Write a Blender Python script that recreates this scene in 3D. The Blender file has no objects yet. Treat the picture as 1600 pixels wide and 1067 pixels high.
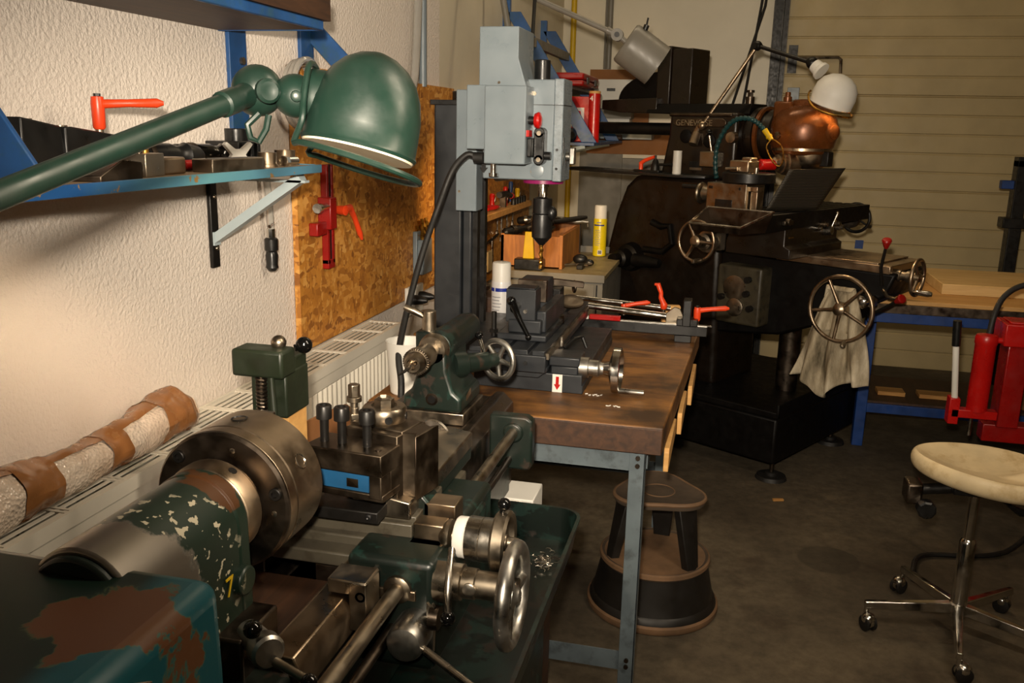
import bpy, bmesh, math, random
from mathutils import Vector, Matrix, Euler
random.seed(7)
SC = bpy.context.scene
COL = SC.collection
PI = math.pi
R = math.radians

# ------------------------------------------------------------------ camera, lights, exposure
def cam_axes(pitch, yaw, roll):
    p, y, r = R(pitch), R(yaw), R(roll)
    fw = Vector((-math.sin(y)*math.cos(p), math.cos(y)*math.cos(p), -math.sin(p)))
    rt = Vector((math.cos(y), math.sin(y), 0))
    up = rt.cross(fw)
    rt2 = rt*math.cos(r) + up*math.sin(r)
    up2 = up*math.cos(r) - rt*math.sin(r)
    return rt2, up2, fw
rt_, up_, fw_ = cam_axes(13.5, 13.35, 1.3)
cd = bpy.data.cameras.new('camera')
cd.sensor_width = 36; cd.lens = 31.5; cd.clip_start = 0.02; cd.clip_end = 100
cam = bpy.data.objects.new('camera', cd); COL.objects.link(cam)
m3 = Matrix((rt_, up_, -fw_)).transposed()
cam.matrix_world = Matrix.Translation((0, 0, 1.63)) @ m3.to_4x4()
SC.camera = cam
SC.view_settings.view_transform = 'Standard'
SC.view_settings.look = 'None'
SC.view_settings.gamma = 1
SC.view_settings.exposure = 0.0
SC.view_settings.use_curve_mapping = False
w = bpy.data.worlds.new('world'); SC.world = w; w.use_nodes = True
w.node_tree.nodes['Background'].inputs[0].default_value = (1.0, 0.85, 0.65, 1)
w.node_tree.nodes['Background'].inputs[1].default_value = 0.0

def lamp(name, kind, loc, energy, color, size=0.05, target=None, **k):
    l = bpy.data.lights.new(name, kind); l.energy = energy; l.color = color
    if kind == 'AREA':
        l.shape = k.get('shape', 'RECTANGLE'); l.size = size; l.size_y = k.get('size_y', size)
    else:
        l.shadow_soft_size = size
    if kind == 'SPOT':
        l.spot_size = R(k.get('angle', 90)); l.spot_blend = k.get('blend', .5)
    o = bpy.data.objects.new(name, l); COL.objects.link(o); o.location = loc
    if target is not None:
        o.rotation_euler = (Vector(target) - Vector(loc)).to_track_quat('-Z', 'Y').to_euler()
    return o
# the photographer's flash, just above and left of the lens, and the workshop's dim ceiling tubes
lamp('camera_flash', 'SPOT', (-0.04, -0.02, 1.745), 430, (1.0, 0.86, 0.68), 0.03, (-0.55, 4.4, 1.75), angle=84, blend=1)
lamp('hanging_tube_light', 'AREA', (0.72, 1.5, 2.36), 24, (1.0, 0.83, 0.62), .05, (-0.4, 1.5, 1.0), size_y=1.3)
lamp('ceiling_tube_light', 'AREA', (-0.1, 4.6, 3.35), 9, (1.0, 0.80, 0.52), 1.5, (-0.1, 4.6, 0), size_y=.12)

# ------------------------------------------------------------------ mesh builder
MAT = {}          # object -> the world matrix of its local frame
WORLDF = {}       # things whose parts are written in world coordinates

class MB:
    def __init__(s): s.v = []; s.f = []
    def add(s, vs, fs, M=None):
        b = len(s.v)
        for p in vs:
            p = Vector(p)
            s.v.append(M @ p if M is not None else p)
        s.f += [[b+i for i in f] for f in fs]
        return s
    def box(s, x0, x1, y0, y1, z0, z1, M=None):
        vs = [(x, y, z) for z in (z0, z1) for y in (y0, y1) for x in (x0, x1)]
        return s.add(vs, [(0,2,3,1),(4,5,7,6),(0,1,5,4),(2,6,7,3),(0,4,6,2),(1,3,7,5)], M)
    def boxc(s, c, size, rot=(0,0,0)):
        M = Matrix.Translation(c) @ Euler(rot).to_matrix().to_4x4()
        a, b, d = (q/2 for q in size)
        return s.box(-a, a, -b, b, -d, d, M)
    def rev(s, o, axis, prof, n=28, M=None):
        """revolve (h, r) pairs about axis through o"""
        o = Vector(o); a = Vector(axis).normalized()
        u = a.orthogonal().normalized(); w_ = a.cross(u)
        rings = []; vs = []; fs = []
        for h, r in prof:
            if abs(r) < 1e-6:
                rings.append([len(vs)]); vs.append(o + a*h)
            else:
                rings.append(list(range(len(vs), len(vs)+n)))
                vs += [o + a*h + (u*math.cos(2*PI*i/n) + w_*math.sin(2*PI*i/n))*r for i in range(n)]
        for A, B in zip(rings, rings[1:]):
            for i in range(n):
                j = (i+1) % n
                if len(A) == 1 and len(B) == 1: continue
                if len(A) == 1: fs.append((A[0], B[i], B[j]))
                elif len(B) == 1: fs.append((A[i], B[0], A[j]))
                else: fs.append((A[i], B[i], B[j], A[j]))
        if len(rings[0]) > 1 and tuple(prof[0]) != tuple(prof[-1]): fs.append(list(reversed(rings[0])))
        if len(rings[-1]) > 1 and tuple(prof[0]) != tuple(prof[-1]): fs.append(rings[-1])
        return s.add(vs, fs, M)
    def cyl(s, p0, p1, r0, r1=None, n=20):
        p0 = Vector(p0); p1 = Vector(p1); d = p1 - p0
        return s.rev(p0, d, [(0, r0), (d.length, r0 if r1 is None else r1)], n)
    def ball(s, c, r, n=20, sc=(1,1,1), rot=(0,0,0)):
        k = max(6, n//2)
        M = Matrix.Translation(c) @ Euler(rot).to_matrix().to_4x4() @ Matrix.Diagonal((*sc, 1))
        return s.rev((0,0,0), (0,0,1), [(-r*math.cos(PI*i/k), r*math.sin(PI*i/k)) for i in range(k+1)], n, M)
    def torus(s, c, axis, RR, r, n=40, m=10, sc=None):
        pts = []
        a = Vector(axis).normalized(); u = a.orthogonal().normalized(); w_ = a.cross(u)
        for i in range(n):
            t = 2*PI*i/n
            pts.append(Vector(c) + (u*math.cos(t) + w_*math.sin(t))*RR)
        return s.tube(pts, r, m, closed=True)
    def tube(s, pts, r, n=8, closed=False, flat=None):
        pts = [Vector(p) for p in pts]; k = len(pts)
        rs = r if isinstance(r, (list, tuple)) else [r]*k
        tg = []
        for i in range(k):
            a = pts[(i-1) % k] if (closed or i > 0) else pts[i]
            b = pts[(i+1) % k] if (closed or i < k-1) else pts[i]
            tg.append((b-a).normalized())
        nrm = tg[0].orthogonal().normalized(); vs = []; fs = []
        for i in range(k):
            if i:
                q = tg[i-1].rotation_difference(tg[i]); nrm = q @ nrm
                nrm = (nrm - tg[i]*nrm.dot(tg[i])).normalized()
            bi = tg[i].cross(nrm)
            for j in range(n):
                t = 2*PI*j/n
                vs.append(pts[i] + (nrm*math.cos(t) + bi*math.sin(t))*rs[i])
        off = 0
        if closed:      # untwist the seam
            q = tg[-1].rotation_difference(tg[0]); e = q @ nrm
            ang = math.atan2(e.dot(tg[0].cross(tg[0].orthogonal().normalized())), e.dot(tg[0].orthogonal().normalized()))
            off = int(round(ang/(2*PI)*n))
        for i in range(k if closed else k-1):
            i2 = (i+1) % k; sh = off if (closed and i2 == 0) else 0
            for j in range(n):
                fs.append((i*n+j, i*n+(j+1) % n, i2*n+(j+1+sh) % n, i2*n+(j+sh) % n))
        if not closed:
            fs.append(list(range(n-1, -1, -1))); fs.append(list(range((k-1)*n, k*n)))
        return s.add(vs, fs)
    def prism(s, poly, o, u, v, d):
        """polygon in the plane (u, v) at o, extruded by the vector d"""
        o = Vector(o); u = Vector(u); v = Vector(v); d = Vector(d); n = len(poly)
        base = [o + u*a + v*b for a, b in poly]
        fs = [(i, (i+1) % n, n+(i+1) % n, n+i) for i in range(n)]
        fs += [list(range(n-1, -1, -1)), list(range(n, 2*n))]
        return s.add(base + [p + d for p in base], fs)
    def grid(s, fn, nu, nv):
        vs = [fn(i/(nu-1), j/(nv-1)) for j in range(nv) for i in range(nu)]
        fs = [(j*nu+i, j*nu+i+1, (j+1)*nu+i+1, (j+1)*nu+i) for j in range(nv-1) for i in range(nu-1)]
        return s.add(vs, fs)
    def build(s, name, mat, parent=None, bevel=0, smooth=38, seg=2, sub=0, solid=0, label=None):
        me = bpy.data.meshes.new(name)
        if parent is not None:
            M = MAT[parent]
            inv = M.inverted() if WORLDF.get(parent) else Matrix.Identity(4)
            vs = [inv @ p for p in s.v]; org = None
        else:
            n = len(s.v)
            org = Vector(((min(p.x for p in s.v)+max(p.x for p in s.v))/2, (min(p.y for p in s.v)+max(p.y for p in s.v))/2, min(p.z for p in s.v)))
            vs = [p - org for p in s.v]
        me.from_pydata(vs, [], s.f)
        bm = bmesh.new(); bm.from_mesh(me)
        bmesh.ops.recalc_face_normals(bm, faces=bm.faces)
        bm.to_mesh(me); bm.free()
        me.materials.append(mat)
        me.shade_smooth()
        me.set_sharp_from_angle(angle=R(smooth))
        o = bpy.data.objects.new(name, me); COL.objects.link(o)
        if parent is not None:
            o.parent = parent; MAT[o] = MAT[parent]; WORLDF[o] = WORLDF.get(parent)
        else:
            o.location = org; MAT[o] = Matrix.Translation(org); WORLDF[o] = True
        if solid:
            md = o.modifiers.new('solid', 'SOLIDIFY'); md.thickness = solid; md.offset = 0
        if sub:
            md = o.modifiers.new('sub', 'SUBSURF'); md.levels = sub; md.render_levels = sub
        if bevel:
            md = o.modifiers.new('bevel', 'BEVEL'); md.width = bevel; md.segments = seg
            md.limit_method = 'ANGLE'; md.angle_limit = R(35); md.use_clamp_overlap = True
        if label: o['label'] = label
        return o

def spline(pts, k_):
    pts = [Vector(p) for p in pts]; out = []
    for i in range(len(pts)-1):
        p0 = pts[max(0, i-1)]; p1 = pts[i]; p2 = pts[i+1]; p3 = pts[min(len(pts)-1, i+2)]
        for j in range(k_):
            u = j/k_
            out.append(.5*((2*p1)+(p2-p0)*u+(2*p0-5*p1+4*p2-p3)*u*u+(3*p1-p0-3*p2+p3)*u*u*u))
    return out+[pts[-1]]
def thing(name, label, cat, loc=(0,0,0), rz=0, group=None, world=True):
    o = bpy.data.objects.new(name, None); COL.objects.link(o)
    o.location = loc; o.rotation_euler = (0, 0, rz); o.empty_display_size = .05
    o['label'] = label; o['category'] = cat
    if group: o['group'] = group
    MAT[o] = Matrix.Translation(loc) @ Matrix.Rotation(rz, 4, 'Z'); WORLDF[o] = world
    return o
def tag(o, label, cat, group=None):
    o['label'] = label; o['category'] = cat
    if group: o['group'] = group
    return o
def struct(o):
    o['kind'] = 'structure'; return o
def dup(root, loc, rz=0, label=None, group=None):
    def cp(o, par):
        c = o.copy(); COL.objects.link(c)
        if par is not None:
            c.parent = par
        for ch in list(o.children): cp(ch, c)
        return c
    c = cp(root, None); c.location = loc; c.rotation_euler = (0, 0, rz)
    if label: c['label'] = label
    if group: c['group'] = group
    return c

def text(name, body, size, extrude, M_, mat, parent, spacing=1.0):
    c = bpy.data.curves.new(name, 'FONT'); c.body = body; c.size = size; c.extrude = extrude; c.space_character = spacing
    o = bpy.data.objects.new(name, c); COL.objects.link(o)
    bpy.context.view_layer.update()
    me = bpy.data.meshes.new_from_object(o.evaluated_get(bpy.context.evaluated_depsgraph_get()))
    bpy.data.objects.remove(o); bpy.data.curves.remove(c)
    me.name = name; me.materials.clear(); me.materials.append(mat); me.transform(M_)
    o = bpy.data.objects.new(name, me); COL.objects.link(o); o.parent = parent
    return o

# ------------------------------------------------------------------ materials
def lin(c):
    if isinstance(c, str):
        c = [int(c[i:i+2], 16)/255 for i in (1, 3, 5)]
    return tuple((x/12.92 if x <= .04045 else ((x+.055)/1.055)**2.4) for x in c) + (1,)
class NT:
    def __init__(s, name):
        s.m = bpy.data.materials.new(name); s.m.use_nodes = True
        s.t = s.m.node_tree; s.N = s.t.nodes; s.p = s.N['Principled BSDF']
        s.co = s.N.new('ShaderNodeTexCoord').outputs['Object']
    def L(s, a, b): s.t.links.new(a, b)
    def noise(s, scale, detail=4, rough=.55, vec=None, dist=0):
        n = s.N.new('ShaderNodeTexNoise'); n.inputs['Scale'].default_value = scale
        n.inputs['Detail'].default_value = detail; n.inputs['Roughness'].default_value = rough
        n.inputs['Distortion'].default_value = dist
        s.L(vec or s.co, n.inputs['Vector']); return n.outputs['Fac']
    def voro(s, scale, vec=None, feature='F1', out='Distance'):
        n = s.N.new('ShaderNodeTexVoronoi'); n.inputs['Scale'].default_value = scale; n.feature = feature
        s.L(vec or s.co, n.inputs['Vector']); return n.outputs[out]
    def map(s, scale=(1,1,1), rot=(0,0,0), vec=None):
        n = s.N.new('ShaderNodeMapping'); n.inputs['Scale'].default_value = scale; n.inputs['Rotation'].default_value = rot
        s.L(vec or s.co, n.inputs['Vector']); return n.outputs['Vector']
    def ramp(s, fac, stops, interp='LINEAR'):
        n = s.N.new('ShaderNodeValToRGB'); n.color_ramp.interpolation = interp
        e = n.color_ramp.elements
        while len(e) < len(stops): e.new(.5)
        for q, (pos, c) in zip(e, stops):
            q.position = pos; q.color = lin(c) if not isinstance(c, (int, float)) else (c, c, c, 1)
        s.L(fac, n.inputs['Fac']); return n.outputs['Color']
    def mix(s, fac, a, b):
        n = s.N.new('ShaderNodeMix'); n.data_type = 'RGBA'
        for i, q in ((0, fac), (6, a), (7, b)):
            if isinstance(q, (str, tuple)): n.inputs[i].default_value = lin(q)
            elif isinstance(q, (int, float)): n.inputs[i].default_value = q
            else: s.L(q, n.inputs[i])
        return n.outputs[2]
    def math(s, op, a, b=0.0):
        n = s.N.new('ShaderNodeMath'); n.operation = op
        for i, q in ((0, a), (1, b)):
            if isinstance(q, (int, float)): n.inputs[i].default_value = q
            else: s.L(q, n.inputs[i])
        return n.outputs[0]
    def bump(s, h, strength, dist=.01):
        n = s.N.new('ShaderNodeBump'); n.inputs['Strength'].default_value = strength; n.inputs['Distance'].default_value = dist
        s.L(h, n.inputs['Height']); s.L(n.outputs['Normal'], s.p.inputs['Normal'])
    def base(s, c):
        if isinstance(c, (str, tuple)): s.p.inputs['Base Color'].default_value = lin(c)
        else: s.L(c, s.p.inputs['Base Color'])
    def set(s, **k):
        for a, b in k.items():
            i = s.p.inputs[{'rough': 'Roughness', 'metal': 'Metallic', 'spec': 'Specular IOR Level', 'coat': 'Coat Weight', 'trans': 'Transmission Weight', 'alpha': 'Alpha'}[a]]
            if isinstance(b, (int, float)): i.default_value = b
            else: s.L(b, i)

def paint(name, col, rough=.4, var=.25, scale=9, metal=0, dirt=None, bump=0, spec=.5):
    """one colour with uneven wear"""
    n = NT(name)
    f = n.noise(scale, 5)
    c = [int(col[i:i+2], 16)/255 for i in (1, 3, 5)]
    lo = tuple(x*(1-var) for x in c); hi = tuple(min(1, x*(1+var*.6)) for x in c)
    b = n.ramp(f, [(.3, lo), (.7, hi)])
    if dirt:
        b = n.mix(n.ramp(n.noise(scale*2.3, 6, .65), [(.52, 0.0), (.72, 1.0)]), b, dirt)
    n.base(b)
    n.set(rough=n.ramp(n.noise(scale*3, 4), [(.3, max(.05, rough-.1)), (.7, min(1, rough+.12))]), metal=metal, spec=spec)
    if bump: n.bump(n.noise(scale*12, 3), bump, .002)
    return n.m
def chipped(name, col, chip, scale=8, lo=.56, hi=.58, rough=.35, chiprough=.55, var=.2, second=None):
    """paint worn through in sharp-edged patches"""
    n = NT(name)
    c = [int(col[i:i+2], 16)/255 for i in (1, 3, 5)]
    f = n.noise(4, 4)
    b = n.ramp(f, [(.3, tuple(x*(1-var) for x in c)), (.7, tuple(min(1, x*(1+var)) for x in c))])
    if second:
        b = n.mix(n.ramp(n.noise(scale*.9, 7, .62, dist=.3), [(lo-.05, 0.0), (lo-.02, 1.0)]), b, second)
    msk = n.ramp(n.noise(scale, 7, .62, dist=.3), [(lo, 0.0), (hi, 1.0)])
    n.base(n.mix(msk, b, chip))
    n.set(rough=n.ramp(msk, [(0, rough), (1, chiprough)]), spec=.5)
    return n.m
def metal(name, col='#8a8580', rough=.3, var=.15, scale=14, brushed=None):
    n = NT(name)
    c = [int(col[i:i+2], 16)/255 for i in (1, 3, 5)]
    v = n.map(brushed) if brushed else None
    f = n.noise(scale, 5, vec=v)
    n.base(n.ramp(f, [(.3, tuple(x*(1-var) for x in c)), (.7, tuple(min(1, x*(1+var)) for x in c))]))
    n.set(rough=n.ramp(n.noise(scale*2, 5, vec=v), [(.3, max(.05, rough-.1)), (.7, min(1, rough+.15))]), metal=1)
    return n.m
def wood(name, c0, c1, scale=6, axis=(1,12,12), rough=.6, dark=None):
    n = NT(name)
    v = n.map(axis)
    f = n.noise(scale, 6, .6, vec=v, dist=.6)
    b = n.ramp(f, [(.3, c0), (.7, c1)])
    if dark:
        b = n.mix(n.ramp(n.noise(5, 6, .6), [(.42, 0.0), (.65, 1.0)]), b, dark)
    n.base(b); n.set(rough=rough); n.bump(f, .15, .002)
    return n.m
def plaster(name, c0, c1, scale, strength, dist=.006, dirt=None):
    n = NT(name)
    h = n.noise(scale, 3, .55)
    n.base(n.ramp(n.noise(2.5, 4), [(.3, c0), (.7, c1)]))
    n.set(rough=.42, spec=.45); n.bump(h, strength, dist)
    return n.m
M = {}
M['plaster'] = plaster('rough white plaster', '#e0d6cc', '#e8ded4', 95, .8, .006)
M['wall'] = plaster('painted masonry', '#cfc6b0', '#dad1bb', 14, .3, .004)
FLX, FLY = 1.55, 2.15      # where the floor slab's own origin stands
def concrete():
    n = NT('stained concrete')
    f = n.noise(1.3, 8, .62); g = n.noise(22, 6, .7)
    b = n.ramp(f, [(.32, '#3d362c'), (.5, '#564d3f'), (.68, '#6b604e')])
    b = n.mix(n.ramp(g, [(.35, .45), (.62, 0.0)]), b, '#2a251d')
    b = n.mix(n.ramp(n.noise(3.1, 5, .6), [(.6, 0.0), (.7, .7)]), b, '#3a3026')
    # an oval oil stain on the open floor
    sp = n.N.new('ShaderNodeSeparateXYZ'); n.L(n.co, sp.inputs[0])
    dx = n.math('DIVIDE', n.math('SUBTRACT', sp.outputs['X'], .485-FLX), .125); dy = n.math('DIVIDE', n.math('SUBTRACT', sp.outputs['Y'], 3.44-FLY), .12)
    r2 = n.math('ADD', n.math('MULTIPLY', dx, dx), n.math('MULTIPLY', dy, dy))
    r2 = n.math('ADD', r2, n.math('MULTIPLY', n.noise(6, 3), .5))
    b = n.mix(n.ramp(n.math('MULTIPLY', r2, .5), [(.55, .5), (.62, 0.0)]), b, '#2e2a22')
    n.base(b); n.set(rough=.75, spec=.3); n.bump(g, .3, .003); return n.m
M['floor'] = concrete()
def osb():
    n = NT('oriented strand board')
    cols = None
    for i, (rz, sc) in enumerate(((.5, (26, 26, 9)), (-.6, (9, 30, 30)), (1.2, (12, 12, 34)))):
        v = n.map(sc, (rz*1.1, rz*.7, rz))
        w_ = n.N.new('ShaderNodeTexVoronoi'); w_.inputs['Scale'].default_value = 1.6
        n.L(v, w_.inputs['Vector'])
        c = n.ramp(w_.outputs['Color'], [(.05, '#7d4a1c'), (.35, '#ab6f2a'), (.6, '#c28334'), (.95, '#dba457')])
        if cols is None: cols = c
        else: cols = n.mix(n.ramp(n.noise(17+5*i, 2), [(.47, 0.0), (.53, 1.0)]), cols, c)
    n.base(cols); n.set(rough=.5); n.bump(n.noise(60, 4), .3, .003); return n.m
M['osb'] = osb()
M['door'] = paint('cream door panel', '#b5a277', .5, .06, 3)
M['black'] = paint('black plastic', '#121212', .35, .2)
M['blackgloss'] = paint('black bakelite', '#080808', .08, .1)
M['blackmetal'] = paint('blackened steel', '#1a1816', .4, .3, 14, metal=.4)
M['darkpaint'] = paint('dark brown machine paint', '#170f08', .34, .25, 6, bump=.08)
M['darkface'] = paint('oily dark cast iron', '#080605', .5, .3, 8, spec=.2)
M['copper'] = paint('bronze brown enamel', '#6b3c1a', .27, .16, 5, metal=.35, bump=.10)
M['steel'] = metal('bright steel', '#b4ada2', .24)
M['steelw'] = metal('worn steel', '#8d8272', .34, .12)
M['steeld'] = metal('dark oiled steel', '#5a5046', .36, .14)
M['chrome'] = metal('chrome', '#c9c6c0', .12, .08)
M['brass'] = metal('brass', '#b98b3e', .28)
M['bronze'] = metal('browned steel', '#9c8a74', .34, .18, 9)
M['alu'] = metal('cast aluminium', '#a9a69f', .35)
M['green'] = chipped('worn green machine paint', '#111a16', '#241c14', 16, .6, .64, .36, .5, .25, '#182c27')
M['oilgreen'] = chipped('oily dark green pan enamel', '#0c1411', '#1b1510', 12, .55, .6, .3, .45, .25, '#14231f')
def coverpaint():
    # dark green enamel with one big ragged brown worn patch on the lid, teal down the side
    n = NT('green cover paint worn through to brown')
    sp = n.N.new('ShaderNodeSeparateXYZ'); n.L(n.co, sp.inputs[0])
    side = n.ramp(n.math('ADD', n.math('MULTIPLY', n.noise(6, 4), .06), n.math('ADD', sp.outputs['X'], .5)), [(.615, 0.0), (.645, 1.0)])
    g = n.mix(n.noise(7, 5), '#0a1612', '#14281f')
    g = n.mix(side, g, '#0e464e')
    dx = n.math('DIVIDE', n.math('ADD', sp.outputs['X'], -.095), .068); dy = n.math('DIVIDE', n.math('ADD', sp.outputs['Y'], .525), .072)
    r2 = n.math('SQRT', n.math('ADD', n.math('MULTIPLY', dx, dx), n.math('MULTIPLY', dy, dy)))
    k = n.math('ADD', r2, n.math('MULTIPLY', n.math('SUBTRACT', n.noise(15, 7, .65, dist=.3), .5), 1.9))
    pale = n.ramp(k, [(.97, 1.0), (1.03, 0.0)])
    g = n.mix(n.math('MULTIPLY', pale, .5), g, '#4a5a3a')
    n.base(n.mix(n.ramp(k, [(.93, 1.0), (.96, 0.0)]), g, '#55351f'))
    n.set(rough=.32); return n.m
M['greencover'] = coverpaint()
def headpaint():
    # green enamel gone to bare metal towards the operator's end, with a cluster of pale flakes along the ragged border
    n = NT('green headstock paint worn to bare metal')
    sp = n.N.new('ShaderNodeSeparateXYZ'); n.L(n.co, sp.inputs[0])
    edge = n.math('ADD', sp.outputs['Y'], n.math('MULTIPLY', n.noise(16, 5, .6), .16))
    edge = n.math('ADD', edge, n.math('MULTIPLY', sp.outputs['X'], -.75))
    bare = n.ramp(n.math('ADD', edge, .5), [(.185, 1.0), (.195, 0.0)])
    g = n.ramp(n.noise(5, 4), [(.3, '#122018'), (.7, '#1c2c22')])
    flake = n.ramp(n.noise(72, 3, .5), [(.615, 0.0), (.625, 1.0)])
    zone = n.ramp(n.math('ADD', edge, .5), [(.19, 1.0), (.26, 1.0), (.29, 0.0)])
    c = n.mix(n.math('MULTIPLY', flake, zone), g, '#b3aa92')
    brown = n.ramp(n.math('MULTIPLY', n.noise(19, 6, .6), n.ramp(sp.outputs['Z'], [(.95, 0.0), (1.0, 1.0)])), [(.53, 0.0), (.55, 1.0)])
    far = n.ramp(n.math('ADD', sp.outputs['Y'], .5), [(.21, 0.0), (.24, 1.0)])
    top = n.ramp(n.math('MULTIPLY', n.noise(19, 6, .6), far), [(.50, 0.0), (.52, 1.0)])
    zt = n.ramp(n.math('SUBTRACT', sp.outputs['Z'], .15), [(.985, 0.0), (.995, 1.0)])
    c = n.mix(n.math('MULTIPLY', top, zt), c, '#4a2c14')
    n.base(n.mix(bare, c, '#8f887e'))
    n.set(rough=n.ramp(n.noise(12, 4), [(.3, .34), (.7, .42)]), metal=n.math('MULTIPLY', bare, .9)); return n.m
M['greenhead'] = headpaint()
M['greenlamp'] = paint('green lamp enamel', '#12251e', .38, .16, 8, bump=.03)
M['greenbox'] = paint('olive green enamel', '#1e261a', .42, .2, 10, dirt='#171a10')
M['greypaint'] = paint('light grey machine paint', '#727d84', .35, .05, 5)
M['greyhammer'] = paint('hammered grey paint', '#707b82', .3, .12, 60, bump=.3)
M['anthracite'] = paint('anthracite machine paint', '#1f2226', .42, .12, 5)
M['palegrey'] = paint('pale blue grey paint', '#a3b1b6', .4, .06, 5)
M['benchgrey'] = paint('grey bench frame paint', '#59646a', .5, .14, 8, dirt='#3d4346')
M['cabgrey'] = paint('grey cabinet paint', '#726e64', .5, .1, 4)
M['radiator'] = paint('radiator cream enamel', '#d8d2c4', .38, .05, 3)
M['white'] = paint('white plastic', '#d9d6ce', .45, .05, 4)
M['cream'] = paint('cream vinyl', '#d8c39a', .5, .12, 5, dirt='#b59a6c')
M['orange'] = paint('orange plastic', '#e0431c', .35, .08)
M['red'] = paint('red enamel', '#b0120e', .28, .12, 6)
M['reddark'] = paint('deep red enamel', '#8c0f0c', .3, .15, 6)
M['blue'] = paint('blue frame paint', '#1d4a80', .42, .18, 7, dirt='#274a5e')
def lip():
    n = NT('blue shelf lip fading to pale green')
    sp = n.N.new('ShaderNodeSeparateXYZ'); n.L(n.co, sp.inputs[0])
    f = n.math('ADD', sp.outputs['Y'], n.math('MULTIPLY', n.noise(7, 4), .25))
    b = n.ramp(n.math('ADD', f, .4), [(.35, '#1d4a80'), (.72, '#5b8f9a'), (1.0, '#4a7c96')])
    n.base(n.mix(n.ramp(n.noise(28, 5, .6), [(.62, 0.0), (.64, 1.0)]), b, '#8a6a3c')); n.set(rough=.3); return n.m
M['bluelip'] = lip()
M['toolsteel'] = metal('dark tool steel', '#62574a', .36, .1)
M['slide'] = paint('oily grey slide steel', '#4b463b', .38, .15, 8, dirt='#2c261c')
M['olive'] = paint('dirty olive grey paint', '#3a3425', .5, .2, 9, dirt='#15120b')
M['cabtop'] = paint('worn beige laminate', '#93835f', .5, .12, 6, dirt='#6f6247')
M['bluetool'] = paint('blue tool lacquer', '#1c4d74', .4, .15)
M['bluedark'] = paint('deep blue enamel', '#143a7a', .45, .15)
M['yellow'] = paint('yellow enamel', '#c9a514', .4, .08)
M['rubber'] = paint('black rubber', '#141210', .6, .2)
M['benchtop'] = wood('oil-stained bench top', '#5c3a1b', '#96662f', 3, (1.5, 7, 7), .5, '#38230f')
M['wood'] = wood('pine', '#9c6b34', '#c49352', 4, (1, 9, 9))
M['woodpale'] = wood('pale planed wood', '#bf9c62', '#d8b880', 3, (1, 9, 9))
M['woodred'] = wood('reddish crate wood', '#7d4a1e', '#ad6e30', 5, (9, 9, 1.2))
M['wooddark_and_shade'] = wood('dark stained board and radiator shade', '#2a1a10', '#4a2f1c', 5, (9, 1, 9))
M['shelftop'] = wood('scuffed shelf board', '#8a7258', '#a58e70', 6, (9, 1, 9))
M['ply'] = wood('plywood', '#b3854a', '#cfa263', 3, (1, 8, 8))
M['cardboard'] = paint('cardboard', '#8a5c34', .8, .1, 4)
M['tape'] = paint('brown packing tape', '#8f6038', .24, .14, 9)
def bubble():
    n = NT('bubble wrap')
    d = n.voro(150)
    n.base(n.ramp(n.noise(9, 3), [(.3, '#c4ab94'), (.7, '#e6d8c8')]))
    n.set(rough=.12, spec=.7); n.bump(d, .8, .004); return n.m
M['bubble'] = bubble()
def cloth():
    n = NT('grubby white rag with painted fold shade')
    b = n.ramp(n.noise(6, 6, .65, vec=n.map((2.2, 1, .5))), [(.32, '#4f4839'), (.5, '#a3967e'), (.68, '#d3c8b0')])  # dark vertical streaks also put the shade of folds into the colour
    n.base(b); n.set(rough=.95, spec=.1); n.bump(n.noise(180, 2), .3, .002); return n.m
M['cloth'] = cloth()
def clear():
    n = NT('clear plastic hose'); n.base('#c9c6bf'); n.set(rough=.15, trans=.6); return n.m
M['clear'] = clear()
def glow(name, col, k):
    n = NT(name); n.base(col); n.p.inputs['Emission Color'].default_value = lin(col); n.p.inputs['Emission Strength'].default_value = k; return n.m
M['bulb'] = glow('lit bulb', '#ffb060', 12)
M['lampin'] = paint('white lamp lining', '#d8cbb0', .4, .05)
M['graylamp'] = paint('warm grey lamp enamel', '#77736a', .4, .08)
M['treadtop'] = paint('dusty ribbed rubber', '#45382b', .8, .2, 10)
M['stepbrown'] = paint('scuffed rim', '#6a5038', .7, .2, 9)
M['stepblack'] = paint('dull black steel', '#14110e', .5, .2, 6)
M['magenta'] = paint('magenta ring', '#8c1a5c', .3, .1)
M['swarf'] = metal('steel swarf', '#c4bcb0', .25)
# ------------------------------------------------------------------ the setting
WX = -1.28; WY = 6.8
struct(MB().box(-1.5, 4.6, -2.7, 7.0, -.12, 0).build('floor', M['floor']))
struct(MB().box(-1.5, 4.6, -2.7, 7.0, 3.6, 3.75).build('ceiling', M['wall']))
struct(MB().box(-1.45, WX, -2.6, 3.9, 0, 3.6).build('wall_left', M['plaster']))
struct(MB().box(-1.45, WX, 3.9, WY, 0, 3.6).build('wall_left', M['wall']))
struct(MB().box(-1.45, 4.5, WY, WY+.15, 0, 3.6).build('wall_back', M['wall']))
struct(MB().box(4.4, 4.55, -2.6, WY, 0, 3.6).build('wall_right', M['wall']))
struct(MB().box(-1.45, 4.5, -2.7, -2.55, 0, 3.6).build('wall_rear', M['wall']))
# sectional garage door: a ribbed profile run along X
prof = [(WY, 0), (WY-.05, 0)]
k = 0; z = 0.0
while z < 3.1:
    pitch = .1262
    joint = .010 if (k % 5) else .004
    z1 = z + pitch
    g = .006 if (k+1) % 5 else .012
    prof += [(WY-.052, z+.004), (WY-.05, z1-.014), (WY-.05+g, z1-.006), (WY-.05+g, z1-.001)]
    z = z1; k += 1
prof += [(WY-.05, z), (WY, z)]
door = MB().prism(prof, (.30, 0, 0), (0, 1, 0), (0, 0, 1), (3.6, 0, 0)).build('door_1', M['door'], smooth=20)
struct(door)
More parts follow.
